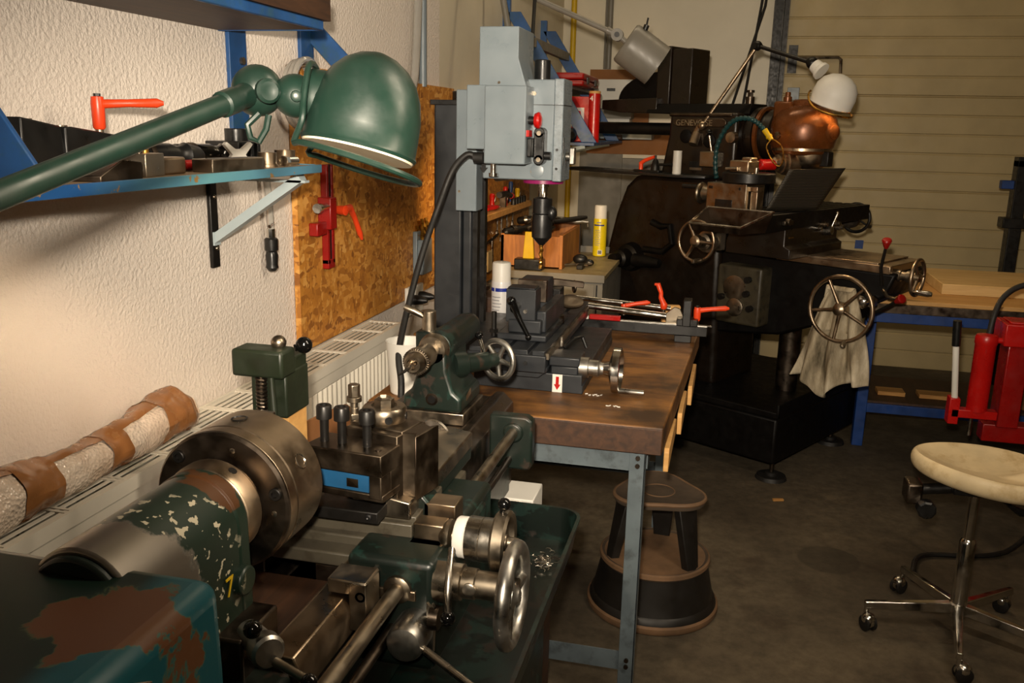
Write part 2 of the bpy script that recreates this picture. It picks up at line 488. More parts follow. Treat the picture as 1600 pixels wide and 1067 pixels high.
# scuffs on the door leaf, hardware as parts of it
def doorpart(name, mb, mat, **k):
    return mb.build(name, mat, door, **k)
doorpart('bolt_plate', MB().box(.315, .375, WY-.07, WY-.05, 2.03, 2.215), M['blackmetal'])
doorpart('bolt_rod', MB().tube([(.36, WY-.085, 2.13), (.64, WY-.085, 2.135), (.66, WY-.085, 2.12), (.665, WY-.085, 2.03)], .011, 8), M['steelw'])
doorpart('hinge_plate', MB().box(.33, .41, WY-.066, WY-.05, 1.85, 1.935), M['greypaint'], bevel=.003)
doorpart('sticker', MB().box(.885, .94, WY-.055, WY-.049, .84, .90), M['bluedark'])
tr = MB().box(.195, .225, WY-.10, WY, 0, 3.3).box(.225, .26, WY-.03, WY, 0, 3.3).box(.262, .292, WY-.14, WY, 0, 3.3)
struct(tr.build('trim_1', M['blackmetal']))
# things fixed to the walls
p = MB(); p.tube([(WX+.03, 3.56, 3.3), (WX+.03, 3.55, 2.2), (WX+.03, 3.52, 1.95), (WX+.04, 3.47, 1.82), (WX+.04, 3.44, 1.76)], .017, 10)
t = thing('air_hose', 'clear braided air hose coming down the left wall to the strand board', 'hose', (WX, 3.5, 1.76))
p.build('hose', M['clear'], t)
MB().tube([(WX+.018, 3.63, 3.55), (WX+.018, 3.63, 1.78)], .016, 10).build('conduit', M['greypaint'], t, label='rigid grey conduit beside the clear hose')
o = MB().tube([(-1.2, WY-.03, 3.5), (-1.2, WY-.03, 0)], .021, 12).build('gas_pipe', M['yellow'])
tag(o, 'yellow pipe running up the far left corner', 'pipe')
o = MB().cyl((-.935, WY-.025, 2.05), (-.935, WY-.025, 3.5), .02).cyl((-.965, WY-.02, 2.05), (-.965, WY-.02, 3.5), .008, n=8).build('conduit_pipe', M['graylamp'])
tag(o, 'grey conduit on the back wall above the cardboard sheets', 'pipe')
o = MB().box(-.80, -.40, WY-.03, WY, .95, 1.42).box(-.80, -.4, WY-.045, WY, .98, 1.10).build('wall_panel', M['cabgrey'], bevel=.004)
tag(o, 'flat grey cover panel on the back wall behind the milling machine', 'panel')
o = MB().box(-1.12, -.80, WY-.02, WY, 0, 1.46).build('metal_sheet', M['cabgrey'])
tag(o, 'plain grey sheet against the back wall below the brown board', 'sheet')
for (xa, xb, lb) in ((.16, -.02, 'left of two dark cables hanging slack before the back wall'), (.135, .06, 'right of two dark cables hanging slack before the back wall')):
    o = MB().tube([(xa+.06, 6.58, 3.55), (xa-.03, 6.58, 2.45), ((xa+xb)/2-.03, 6.6, 2.1), (xb-.03, 6.62, 1.75), (xb-.12, 6.64, 1.3)], .009, 8).build('hanging_cable', M['rubber'])
    tag(o, lb, 'cable', 'cables hanging at the back wall')

# strand board on the wall
o = MB().box(WX+.003, WX+.021, 2.48, 4.05, .93, 1.79).build('strand_board', M['osb'])
tag(o, 'big strand board panel screwed to the left wall behind the grey column', 'board')
# radiator
t = thing('radiator', 'long cream panel radiator with slotted top grille under the left wall', 'radiator', (-1.19, 1.6, .3))
y0, y1 = .35, 3.0
b = MB()
prof = []
n = int((y1-y0)/.0333)
for i in range(n):
    y = y0+.01+i*.0333
    prof += [(y, -1.136), (y+.008, -1.127), (y+.020, -1.127), (y+.028, -1.136)]
prof = [(y0, -1.15)] + [(y0, -1.136)] + prof + [(y1, -1.136), (y1, -1.15)]
b.prism([(a, c) for a, c in prof], (0, 0, .34), (0, 1, 0), (1, 0, 0), (0, 0, .52))
b.box(-1.15, -1.127, y0, y1, .86, .915).box(-1.15, -1.127, y0, y1, .30, .34)
b.build('front_panel', M['radiator'], t, bevel=.003)
MB().box(-1.255, -1.235, y0, y1, .30, .91).build('back_panel', M['radiator'], t, bevel=.003)
MB().box(-1.25, -1.13, y1-.004, y1, .32, .915).build('end_cover', M['radiator'], t)
g = MB()
g.box(-1.130, -1.122, y0, y1, .90, .93).box(-1.25, -1.243, y0, y1, .90, .93)
yy = y0
while yy < y1-.05:
    seg = .155
    g.box(-1.245, -1.125, yy, yy+.007, .925, .929).box(-1.245, -1.125, yy+.012, yy+.019, .925, .929)
    for q in range(6):
        x = -1.236 + q*.0185
        g.box(x, x+.009, yy, min(yy+seg, y1), .9255, .9275)
    yy += seg
g.box(-1.245, -1.125, y1-.014, y1, .922, .929)
g.build('top_grille', M['radiator'], t)
MB().box(-1.235, -1.15, y0+.02, y1-.02, .34, .84).build('convector', M['wooddark_and_shade'], t)  # dark colour stands in for the shade inside the pale radiator
# wrapped parcel on the radiator
t = thing('wrapped_parcel', 'long parcel of bubble wrap and brown tape lying on the radiator', 'parcel', (-1.19, 1.4, .93))
ax = [(-1.185, 1.03), (-1.185, 1.10), (-1.185, 1.2), (-1.185, 1.32), (-1.187, 1.44), (-1.188, 1.54), (-1.19, 1.62), (-1.192, 1.70), (-1.192, 1.755)]
rr = [.042, .056, .052, .042, .040, .043, .050, .053, .038]
def sausage(y0, y1, grow, seed):
    random.seed(seed)
    def fn(u, v):
        y = y0 + (y1-y0)*v
        i = 0
        while i < len(ax)-2 and ax[i+1][1] < y: i += 1
        f = (y-ax[i][1])/(ax[i+1][1]-ax[i][1]); f = max(0, min(1, f)); f = f*f*(3-2*f)
        r = rr[i]*(1-f)+rr[i+1]*f + grow
        x = ax[i][0]*(1-f)+ax[i+1][0]*f
        a = 2*PI*u
        w_ = 1 + .05*math.sin(3*a+y*31) + .03*math.sin(7*a-y*53) + .025*math.sin(y*140+a)
        return Vector((x + .98*r*math.cos(a)*w_, y, .932 + .058 + .058*math.sin(a)*w_*r/.058 - .058 + r*.98))
    return fn
b = MB(); b.grid(sausage(1.03, 1.755, 0, 1), 33, 60)
e0 = [i for i in range(32)]; e1 = [59*33+i for i in range(32)]
b.f += [e0[::-1], e1]
b.build('bubble_wrap', M['bubble'], t, smooth=60)
for i, (a, c) in enumerate(((1.035, 1.10), (1.20, 1.30), (1.44, 1.50), (1.615, 1.745))):
    bb = MB(); bb.grid(sausage(a, c, .0025, 1), 33, 14)
    bb.build('tape_band', M['tape'], t, smooth=60)
bb = MB(); bb.grid(lambda u, v: sausage(1.10, 1.62, .002, 1)(.17+.33*u, v), 12, 40); bb.build('tape_strip', M['tape'], t, smooth=60)

# ------------------------------------------------------------------ two-tier blue wall shelf
t = thing('wall_shelf', 'blue steel two tier shelf on the left wall above the radiator', 'shelf', (WX, 1.4, 1.5))
MB().box(WX, -1.0, .1, 2.10, 1.507, 1.525).build('shelf_board', M['shelftop'], t)
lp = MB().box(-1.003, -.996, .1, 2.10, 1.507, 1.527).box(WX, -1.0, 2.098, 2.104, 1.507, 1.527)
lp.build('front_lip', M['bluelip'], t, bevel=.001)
MB().box(WX, -1.005, .1, 2.12, 1.848, 1.866).build('shelf_board', M['wooddark_and_shade'], t, label='dark upper shelf board seen from below')
MB().box(-1.005, -.995, .1, 2.13, 1.846, 1.870).box(WX, -1.0, 2.12, 2.13, 1.846, 1.870).build('front_lip', M['blue'], t, bevel=.003, label='deep blue edge of the upper shelf')
MB().box(WX, -.99, .1, 2.16, 1.871, 1.93).build('storage_board', M['wooddark_and_shade'], t, label='dark board lying on the upper shelf')
for y in (1.12, 2.19, 2.59):
    MB().box(WX, WX+.012, y-.035, y+.05, 1.527 if y < 2.5 else 1.6, 2.0).build('upright', M['blue'], t, bevel=.002)
    MB().cyl((WX+.01, y+.02, 1.78), (WX+.02, y+.02, 1.78), .010, n=8).build('bolt_head', M['steelw'], t)
# angled blue side plates
def strap(p0, p1, wv, th, b=None):
    b = b or MB(); p0, p1, wv, th = map(Vector, (p0, p1, wv, th))
    vs = [p0, p0+wv, p1+wv, p1]; vs = vs + [q+th for q in vs]
    return b.add(vs, [(0,1,2,3),(7,6,5,4),(0,4,5,1),(1,5,6,2),(2,6,7,3),(3,7,4,0)])
strap((WX+.17, 1.149, 1.705), (-.985, 1.149, 1.528), (-.165, .0, 0), (0, .010, 0)).build('brace', M['blue'], t, bevel=.002)
strap((WX, 2.62, 1.955), (-.96, 2.62, 1.64), (0, .0, -.085), (0, .012, 0)).build('brace', M['blue'], t, bevel=.002)
# triangular brackets under the lower board
for y in (.62, 2.045):
    MB().box(WX, WX+.012, y-.016, y+.016, 1.26, 1.50).build('bracket_strip', M['blackmetal'], t, bevel=.003)
    for zz in (1.44, 1.31):
        MB().ball((WX+.013, y, zz), .006, 8).build('bracket_screw', M['steelw'], t)
    strap((WX+.012, y-.012, 1.322), (-1.02, y-.012, 1.487), (0, .032, 0), (-.010, 0, .020)).box(WX+.01, WX+.016, y-.014, y+.014, 1.318, 1.352).box(WX, -1.01, y-.012, y+.012, 1.484, 1.490).build('bracket_strut', M['palegrey'], t)
# ------------------------------------------------------------------ tools lying on the lower shelf (board top z = 1.525)
ZS = 1.525
def lever(t, o, rz, tilt, L=.085, post=.05, mat='orange', s=1.0, name='lever_handle'):
    """clamping lever: hub with a swept arm ending in a rounded tip; o is the foot of the hub"""
    o = Vector(o); b = MB()
    d = Vector((math.cos(rz), math.sin(rz), 0))
    b.rev(o, (0,0,1), [(0, .009*s), (.004*s, .0115*s), (post*.8*s, .0125*s), (post*s, .011*s), (post*s+.002, 0)], 16)
    p0 = o + Vector((0,0,post*.78*s)); p1 = p0 + d*L*.5*s + Vector((0,0,tilt*.5*L*s)); p2 = p0 + d*L*s + Vector((0,0,tilt*L*s*.85))
    b.tube([p0, p0+d*.012*s+Vector((0,0,tilt*.008)), p1, p2, p2+d*.012*s], [.011*s, .0085*s, .0075*s, .009*s, .004*s], 12)
    h = b.build(name, M[mat], t)
    c = MB().cyl(o+Vector((0,0,-.012*s)), o, .0075*s, n=12).build('hub_collar', M['steelw'], t)
    s_ = MB().cyl(o+Vector((0,0,post*s)), o+Vector((0,0,post*s+.006*s)), .0065*s, n=6).build('cap_screw', M['black'], t)
    return h
# black quick-change holders with the orange lever
t = thing('clamping_block', 'black angular clamping block with an orange lever on the lower shelf', 'clamp', (-1.17, 1.24, ZS))
MB().prism([(0, 0), (.095, 0), (.10, .05), (.095, .088), (0, .103)], (-1.235, 1.29, ZS), (0, 1, 0), (0, 0, 1), (.085, .0, 0)).build('body', M['black'], t, bevel=.003)
MB().prism([(0, 0), (.175, 0), (.18, .068), (.02, .087), (0, .087)], (-1.23, 1.387, ZS), (0, 1, 0), (0, 0, 1), (.085, .0, 0)).build('jaw', M['black'], t, bevel=.003)
for y, zz in ((1.345, .094), (1.43, .083)):
    MB().cyl((-1.19, y, ZS+zz-.006), (-1.19, y, ZS+zz+.006), .012, n=14).build('screw', M['steelw'], t)
lever(t, (-1.17, 1.51, ZS+.082), R(40), .05, .105, .06, s=1.0)
# holders and small steel parts
def holder(name, x, y, w_, d, h, mat, lb, rz=0):
    t = thing(name, lb, 'tool holder', (x, y, ZS), rz, 'tool holders on the lower shelf', world=False)
    b = MB()
    s = w_*.16
    prof = [(-w_/2, 0), (-s*1.3, 0), (-s*1.3, h*.28), (-s*2, h*.28), (-s*2, h*.5), (s*2, h*.5), (s*2, h*.28), (s*1.3, h*.28), (s*1.3, 0), (w_/2, 0), (w_/2, h), (-w_/2, h)]
    b.prism(prof, (0, -d/2, 0), (1, 0, 0), (0, 0, 1), (0, d, 0)); b.build('body', M[mat], t, bevel=.0015)
    MB().cyl((0, -d*.2, h-.001), (0, -d*.2, h+.012), .006, n=10).build('set_screw', M['steeld'], t)
    return t
holder('tool_holder', -1.055, 1.475, .045, .07, .042, 'steelw', 'small steel holder with a T shaped slot facing out on the shelf', R(8))
t = thing('steel_wedge', 'grey steel wedge with a slanting end at the shelf front', 'wedge', (-1.06, 1.345, ZS))
MB().prism([(-.06, 0), (.05, 0), (.05, .03), (.0, .036), (-.06, .01)], (-1.06, 1.345, ZS), (0, 1, 0), (0, 0, 1), (.05, .012, 0)).build('body', M['steeld'], t, bevel=.0015)
t = thing('dial_clamp', 'flat round-ended brown steel clamp behind the small holder', 'clamp', (-1.1, 1.49, ZS))
MB().prism([(x*.05, y*.03) for x, y in [(-1, -1), (.6, -1), (.9, -.7), (1, 0), (.9, .7), (.6, 1), (-1, 1)]], (-1.075, 1.56, ZS), (0, 1, 0), (1, 0, 0), (0, 0, .032)).build('body', M['bronze'], t, bevel=.004)
MB().cyl((-1.09, 1.53, ZS+.03), (-1.09, 1.53, ZS+.058), .007, n=10).build('stem', M['brass'], t)
def stick(name, lb, p0, p1, r, mat, tipmat=None, cat='tool'):
    t = thing(name, lb, cat, (p0[0], p0[1], ZS))
    p0 = Vector(p0); p1 = Vector(p1); d = p1-p0
    MB().rev(p0, d, [(0, r*.7), (.01, r), (d.length*.55, r), (d.length*.62, r*.8), (d.length*.7, r*.8), (d.length*.75, r*1.05), (d.length*.93, r*.7), (d.length, r*.25)], 16).build('shank', M[mat], t)
    MB().rev(p0+d*.25, d, [(0, r*1.01), (.0, r*1.12), (.012, r*1.12), (.012, r*1.01)], 16).build('ring', M[tipmat or mat], t)
    return t
stick('boring_bar', 'fat black tapered tool lying behind the holders on the shelf', (-1.19, 1.60, ZS+.028), (-1.13, 1.79, ZS+.028), .027, 'black', 'steeld')
stick('boring_bar', 'second black tapered tool pointing at the white lit bracket', (-1.21, 1.79, ZS+.026), (-1.15, 1.97, ZS+.026), .025, 'blackgloss', 'steeld')
t = thing('red_screwdriver', 'short red handled tool between the black tapered bars', 'tool', (-1.12, 1.62, ZS))
MB().rev((-1.10, 1.66, ZS+.012), (.1, 1, 0), [(0, .006), (.005, .011), (.05, .011), (.055, .005), (.10, .003), (.105, 0)], 12).build('handle', M['red'], t)
# flat bar with a long slot
t = thing('slotted_strap', 'flat steel strap with a rounded end and a dark slot near the shelf front', 'clamp', (-1.05, 1.66, ZS))
b = MB(); pts = [(-.11, -.026), (.055, -.026)] + [(.055+.026*math.sin(a), -.026*math.cos(a)) for a in [PI*i/10 for i in range(1, 10)]] + [(.055, .026), (-.11, .026)]
b.prism(pts, (-1.03, 1.755, ZS), (.12, .99, 0), (.99, -.12, 0), (0, 0, .027)); b.build('bar', M['steelw'], t, bevel=.002)
b = MB(); b.prism([(-.09, -.007), (.03, -.007), (.036, 0), (.03, .007), (-.09, .007)], (-1.03, 1.755, ZS+.0268), (.12, .99, 0), (.99, -.12, 0), (0, 0, .0008)); b.build('slot', M['black'], t)
# polished fork, its glint put into the white colour
t = thing('polished_fork', 'polished steel fork with its glint put in as white, standing behind the slotted strap', 'fork', (-1.1, 1.74, ZS))
MB().prism([(-.022, 0), (.022, 0), (.026, .014), (.016, .030), (.034, .052), (.028, .058), (.008, .042), (-.008, .042), (-.028, .058), (-.034, .052), (-.016, .030), (-.026, .014)], (-1.085, 1.85, ZS), (.55, .83, 0), (0, 0, 1), (.014, -.010, 0)).build('fork', M['white'], t, bevel=.0015)
# two bushings + fittings
for i, (x, y, r, h, lb) in enumerate(((-1.06, 1.945, .022, .033, 'left of two turned brass-coloured bushings at the shelf end'), (-1.075, 2.06, .025, .036, 'right of two turned brass-coloured bushings at the shelf end'))):
    t = thing('bushing', lb, 'bushing', (x, y, ZS), 0, 'bushings on the lower shelf', world=False)
    MB().rev((0,0,0), (0,0,1), [(0, r*.6), (0, r*1.12), (.006, r*1.12), (.007, r), (h, r), (h, r*.62), (0, r*.6)], 24).build('sleeve', M['bronze'], t)
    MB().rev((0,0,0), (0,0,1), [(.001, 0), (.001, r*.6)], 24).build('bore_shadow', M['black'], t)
t = thing('hose_fitting', 'small chrome fitting between the two bushings', 'fitting', (-1.06, 1.955, ZS))
MB().cyl((-1.035, 1.99, ZS+.013), (-1.03, 2.03, ZS+.013), .0095, n=12).cyl((-1.035, 1.975, ZS+.013), (-1.035, 1.99, ZS+.013), .013, n=6).build('body', M['chrome'], t)
t = thing('chuck_jaw_block', 'black toothed block against the wall at the shelf end', 'block', (-1.2, 2.0, ZS))
b = MB().box(-1.25, -1.16, 1.99, 2.09, ZS, ZS+.055)
for i in range(3): b.box(-1.16, -1.15, 2.0+i*.032, 2.015+i*.032, ZS, ZS+.05)
b.cyl((-1.2, 2.05, ZS+.05), (-1.2, 2.05, ZS+.085), .028, n=16).build('body', M['black'], t, bevel=.002)
t = thing('hose_coil', 'coil of clear hose hooked on the wall behind the green lamp', 'hose', (-1.2, 2.2, 1.7))
b = MB()
for k_ in range(3):
    b.torus((-1.243+.015*k_, 2.48, 1.705+.004*k_), (1, .0, 0), .092, .0085, 36, 8)
b.build('coil', M['clear'], t)
MB().tube([(-1.28, 2.48, 1.785), (-1.245, 2.48, 1.785), (-1.19, 2.48, 1.792)], .005, 8).build('hook', M['steelw'], t)

# red sliding clamp on the strand board
BX = WX+.021
t = thing('sliding_clamp', 'dark red sliding clamp with an orange lever hanging on the strand board', 'clamp', (BX, 2.65, 1.2))
MB().box(BX, BX+.022, 2.64, 2.655, 1.185, 1.50).box(BX, BX+.022, 2.675, 2.69, 1.185, 1.50).box(BX, BX+.022, 2.64, 2.69, 1.17, 1.20).build('rail', M['reddark'], t, bevel=.002)
MB().box(BX+.002, BX+.018, 2.655, 2.675, 1.2, 1.5).build('rail_slot', M['black'], t)
MB().box(BX, BX+.045, 2.615, 2.66, 1.30, 1.40).box(BX, BX+.03, 2.55, 2.62, 1.285, 1.325).build('slide', M['reddark'], t, bevel=.003)
MB().cyl((BX+.045, 2.53, 1.375), (BX+.03, 2.625, 1.372), .012, n=12).cyl((BX+.047, 2.515, 1.375), (BX+.045, 2.535, 1.375), .015, n=12).build('clamp_screw', M['chrome'], t)
b = MB().rev((BX+.03, 2.70, 1.355), (1, -.25, 0), [(0, .014), (.032, .016), (.036, 0)], 14)
b.tube([(BX+.05, 2.70, 1.357), (BX+.052, 2.745, 1.36), (BX+.055, 2.775, 1.325), (BX+.058, 2.81, 1.27), (BX+.06, 2.822, 1.248)], [.012, .012, .009, .010, .005], 10)
b.build('lever_handle', M['orange'], t)
# hanging air line with a black coupling
t = thing('air_coupling', 'black air coupling on a braided hose hanging below the lower shelf', 'hose', (WX, 2.3, 1.21))
MB().tube([(WX+.03, 2.28, 1.50), (WX+.032, 2.29, 1.40), (WX+.03, 2.295, 1.33)], .0105, 10).build('hose', M['clear'], t)
MB().cyl((WX+.03, 2.295, 1.335), (WX+.03, 2.296, 1.305), .013, n=8).tube([(WX+.045, 2.262, 1.345), (WX+.03, 2.31, 1.35)], .005, 8).build('clip', M['chrome'], t)
MB().rev((WX+.03, 2.296, 1.31), (0, .0, -1), [(0, .014), (.004, .019), (.035, .019), (.04, .015), (.05, .018), (.075, .016), (.085, .018), (.095, .010)], 18).build('coupling', M['black'], t)
# drill bit stand, sockets
t = thing('drill_stand', 'grey wall holder with twisted drill bits beside the grey column', 'holder', (BX, 3.56, 1.02))
MB().box(BX, BX+.045, 3.50, 3.61, 1.02, 1.165).box(BX, BX+.02, 3.49, 3.62, 1.02, 1.20).build('pocket', M['greypaint'], t, bevel=.004)
random.seed(3)
for i in range(8):
    y = 3.51+.012*i; x = BX+.012+.018*(i % 2); h = .06+.03*((i*7) % 4)/3
    pts = [(x+.003*math.cos(3*k), y+.003*math.sin(3*k), 1.16+h*k/5) for k in range(6)]
    MB().tube(pts, .0075, 6).build('drill_bit', M['brass'], t)
t = thing('wall_socket', 'white double wall socket on the strand board', 'socket', (BX, 3.5, .86))
MB().box(BX, BX+.016, 3.39, 3.47, .86, .98).box(BX, BX+.016, 3.48, 3.58, .855, .975).build('plate', M['white'], t, bevel=.004)
for i, (y, zz) in enumerate(((3.44, .925), (3.53, .925))):
    t = thing('power_plug', ('left' if i == 0 else 'right')+' black plug pushed into the white wall socket', 'plug', (BX+.02, y, zz), 0, 'plugs in the wall socket', world=False)
    MB().rev((-.004, 0, 0), (1, 0, 0), [(0, .021), (.02, .021), (.05, .014), (.065, .008)], 14).build('plug', M['black'], t)

# ------------------------------------------------------------------ the green articulated lamp (lit)
t = thing('articulated_lamp', 'big green domed articulated lamp hanging over the lathe', 'lamp', (-.63, 1.13, 1.55))
ball = Vector((-.626, 1.129, 1.669)); rimc = Vector((-.491, 1.148, 1.592))
ax = (Vector((-.470, 1.178, 1.722)) - rimc).normalized()       # towards the crown
arm0 = Vector((-.646, .692, 1.559)); adir = (arm0-ball).normalized()
e1 = ball + adir*.78
MB().tube([ball+adir*.03, ball+adir*.06, e1], [.0165, .0135, .0135], 16).rev(ball+adir*.055, adir, [(0, .0165), (.03, .0165), (.033, .0135)], 16).build('arm', M['greenlamp'], t)
MB().ball(e1, .036, 20).build('elbow_joint', M['greenlamp'], t)
e2 = Vector((WX+.05, e1.y-.28, 1.35))
MB().tube([e1, e2], .0135, 14).build('arm', M['greenlamp'], t)
MB().ball(e2, .034, 18).rev((WX, e2.y, e2.z), (1, 0, 0), [(0, .05), (.012, .05), (.018, .03), (.05, .02)], 20).build('wall_mount', M['greenlamp'], t)
side = Vector((.94, -.26, -.02)).normalized()                   # from the ball towards the dome
view = (Vector((0, 0, 1.63))-ball).normalized()
b = MB().ball(ball, .034, 28)
b.rev(ball+view*.024+side*.016, (view+side*.55), [(0, .016), (.010, .016), (.013, .012), (.0125, .006), (.011, 0)], 18)
b.build('ball_joint', M['greenlamp'], t)
c2 = ball + Vector((.050, .010, -.006))
b = MB().ball(c2, .029, 24).rev(c2+view*.022, view, [(0, .008), (.015, .007), (.018, 0)], 12)
b.build('knuckle', M['greenlamp'], t)
MB().tube([ball+Vector((.012, -.02, -.03)), ball+Vector((.0, -.03, -.045)), ball+Vector((.004, -.03, -.062)), ball+Vector((.016, -.03, -.066)), ball+Vector((.024, -.025, -.05)), ball+Vector((.026, -.02, -.032))], .0045, 8).build('wing_lever', M['greenlamp'], t)
nd = (rimc + ax*.062 - c2).normalized()
MB().rev(c2, nd, [(.012, .024), (.014, .034), (.020, .0385), (.03, .0385), (.062, .0385), (.064, .045), (.070, .047), (.085, .047)], 30).build('socket_neck', M['greenlamp'], t)
q = c2 + nd*.044 + view*.0385
MB().rev(q, view, [(-.002, .0055), (.0025, .0055), (.003, 0)], 12).build('vent_hole', M['bulb'], t, label='small lit vent hole')  # glowing disc stands in for lamp light showing through the hole
# the dome is a bell with wall thickness
Rd = .0765
prof = [(.0, Rd), (.004, Rd+.0025), (.008, Rd), (.03, Rd*.99), (.055, Rd*.965), (.08, Rd*.885), (.10, Rd*.76), (.116, Rd*.58), (.127, Rd*.36), (.133, Rd*.13), (.134, 0)]
inn = [(h-.003 if h > .01 else h, r-.0028) for h, r in reversed(prof[:-1])]
b = MB(); b.rev(rimc, ax, prof, 48); d_ = b.build('dome', M['greenlamp'], t, smooth=50)
b = MB(); b.rev(rimc, ax, [(.131, 0)]+[(h-.0025, max(.002, r-.0025)) for h, r in reversed(prof[:-1])][:], 48); b.build('dome_lining', M['lampin'], d_, smooth=50)
dn = rimc + ax*.085 + view*.068 + Vector((.038, .01, .004))
# guard ring swung below the rim
gdir = (rimc - (c2+nd*.03)); gdir = (gdir - ax*gdir.dot(ax)).normalized(); gs = ax.cross(gdir)
if gs.dot(view) < 0: gs = -gs
def gside(sg):
    out = []
    for i in range(15):
        a = R(148)*i/14
        out.append(rimc + gdir*(math.cos(a)*.089) + gs*(sg*math.sin(a)*.085) - ax*(.016+.006*math.cos(a)))
    out += [c2+nd*.030+gs*sg*.060-ax*.040, c2+nd*.026+gs*sg*.056-ax*.015, c2+nd*.022+gs*sg*.050+ax*.014, c2+nd*.018+gs*sg*.034+ax*.036]
    return out
gr = list(reversed(gside(1)))[:-1] + gside(-1)
gr = [c2+nd*.016+ax*.044] + gr
def smooth_closed(p, k_):
    n_ = len(p); o_ = []
    for i in range(n_):
        p0, p1, p2, p3 = p[i-1], p[i], p[(i+1) % n_], p[(i+2) % n_]
        for j in range(k_):
            u = j/k_; o_.append(.5*((2*p1)+(p2-p0)*u+(2*p0-5*p1+4*p2-p3)*u*u+(3*p1-p0-3*p2+p3)*u*u*u))
    return o_
MB().tube(smooth_closed(gr, 3), .0042, 8, closed=True).build('guard_ring', M['greenlamp'], t)
MB().rev(rimc + ax*.085, -ax, [(-.02, .012), (0, .014), (.012, .026), (.03, .03), (.045, .024), (.055, 0)], 18).build('bulb', M['bulb'], t)
bp = rimc + ax*.018
lamp('green_lamp_light', 'SPOT', bp, 470, (1.0, .74, .48), .03, bp-ax, angle=150, blend=.35)
# ------------------------------------------------------------------ the green lathe (axis along Y at x = AX, z = AZ)
AX, AZ = -.65, 1.117
t = L_ = thing('lathe', 'worn green metalworking lathe filling the foreground below the lamp', 'lathe', (-.65, 1.2, 0))
def part(name, mb, mat, par=None, **k): return mb.build(name, M[mat], par or L_, **k)
X, Y, Z = Vector((1,0,0)), Vector((0,1,0)), Vector((0,0,1))
# gear cover at the near end
cov = MB().prism([(-.98, .70), (-.495, .70), (-.495, 1.05), (-.498, 1.155), (-.98, 1.155)], (0, .22, 0), (1,0,0), (0,0,1), (0, .56, 0))
cov = part('gear_cover', cov, 'greencover', bevel=.022, seg=4)
b = MB().prism([(-.045, -.03), (.045, -.03), (.045, .03), (.0, .055), (-.045, .03)], (-.4952, .60, 1.085), (0,1,0), (0,0,1), (.001, 0, 0)); part('maker_plate', b, 'black', cov)
b = MB()
q = [(-.045, -.03), (.045, -.03), (.045, .03), (.0, .055), (-.045, .03)]
b.tube([(-.4945, .60+a, 1.085+c) for a, c in q], .0016, 6, closed=True); part('maker_plate_rim', b, 'steel', cov)
# headstock: arched casting round the spindle
def arch(r, zb, wdt=None, n=18):
    wdt = wdt or r
    return [(-wdt, zb), (wdt, zb)] + [(r*math.cos(a), AZ+r*math.sin(a)) for a in [PI*i/n for i in range(0, n+1)]]
h = MB().prism(arch(.0645, .90, .068), (AX, .745, 0), (1,0,0), (0,0,1), (0, .215, 0))
hs = part('headstock', h, 'greenhead', bevel=.004)
part('end_flange', MB().prism(arch(.0660, .88, .070), (AX, .955, 0), (1,0,0), (0,0,1), (0, .03, 0)), 'greenhead', bevel=.006)
part('end_disc', MB().prism(arch(.058, .95, .058), (AX, .735, 0), (1,0,0), (0,0,1), (0, .012, 0)), 'green', bevel=.004)
text('range_number', '7', .038, .0006, Matrix.Translation(Vector((-.5810, .915, 1.04))-Vector((-.65, 1.2, 0))) @ Matrix(((0,0,1,0),(1,0,0,0),(0,1,0,0),(0,0,0,1))), M['yellow'], L_)
part('boss', MB().cyl((-.59, .958, 1.045), (-.574, .958, 1.045), .020, n=18), 'greenhead', bevel=.003)
part('feed_box', MB().box(-.62, -.548, .89, .985, .90, 1.0), 'steeld', bevel=.004)
# spindle nose and chuck
b = MB().rev((AX, .985, AZ), Y, [(0, .064), (.012, .068), (.03, .068), (.034, .060), (.045, .060)], 40)
part('spindle_nose', b, 'bronze', bevel=.002)
part('nose_hole', MB().cyl(Vector((AX, 1.003, AZ))+Vector((math.cos(1.05), 0, math.sin(1.05)))*.064, Vector((AX, 1.003, AZ))+Vector((math.cos(1.05), 0, math.sin(1.05)))*.0686, .006, n=14), 'black')
b = MB().rev((AX, 1.028, AZ), Y, [(0, .06), (0, .070), (.002, .073), (.004, .075), (.003, .098), (.006, .101), (.024, .101), (.026, .0995), (.028, .101), (.103, .101), (.107, .097), (.107, .03)], 72)
ch = part('chuck', b, 'bronze', smooth=30)
part('chuck_back_plate', MB().rev((AX, 1.0255, AZ), Y, [(0, .064), (0, .097), (.004, .1005), (.008, .1005), (.008, .064)], 72), 'steeld', ch, smooth=30)
for a in (R(135), R(15), R(255)):
    c = Vector((AX, 1.026, AZ)) + Vector((math.cos(a), 0, math.sin(a)))*.086
    part('cap_screw', MB().rev(c, -Y, [(-.002, .009), (.004, .009), (.005, .008), (.005, .0048), (.001, .0048), (.001, 0)], 16), 'blackmetal', ch)
for a in (R(75), R(-5)):
    c = Vector((AX, 1.026, AZ)) + Vector((math.cos(a), 0, math.sin(a)))*.080
    part('dowel', MB().rev(c, -Y, [(-.002, .0045), (.001, .004), (.002, 0)], 12), 'steel', ch)
for a in (R(28), R(148), R(92), R(268)):
    d = Vector((math.cos(a), 0, math.sin(a))); c = Vector((AX, 1.088, AZ)) + d*.0985
    part('key_socket', MB().rev(c, d, [(0, .0105), (.0035, .012), (.0038, .0105), (.0005, .0085), (.0005, .006), (-.004, .006), (-.004, 0)], 18), 'steel' if a < 1 else 'black', ch)
for a in (R(90), R(210), R(330)):
    d = Vector((math.cos(a), 0, math.sin(a))); s_ = Y.cross(d)
    part('jaw', MB().prism([(.025, -.012), (.09, -.012), (.09, .012), (.025, .012)], Vector((AX, 1.13, AZ)), d, s_, Y*.035), 'steelw', ch, bevel=.002)
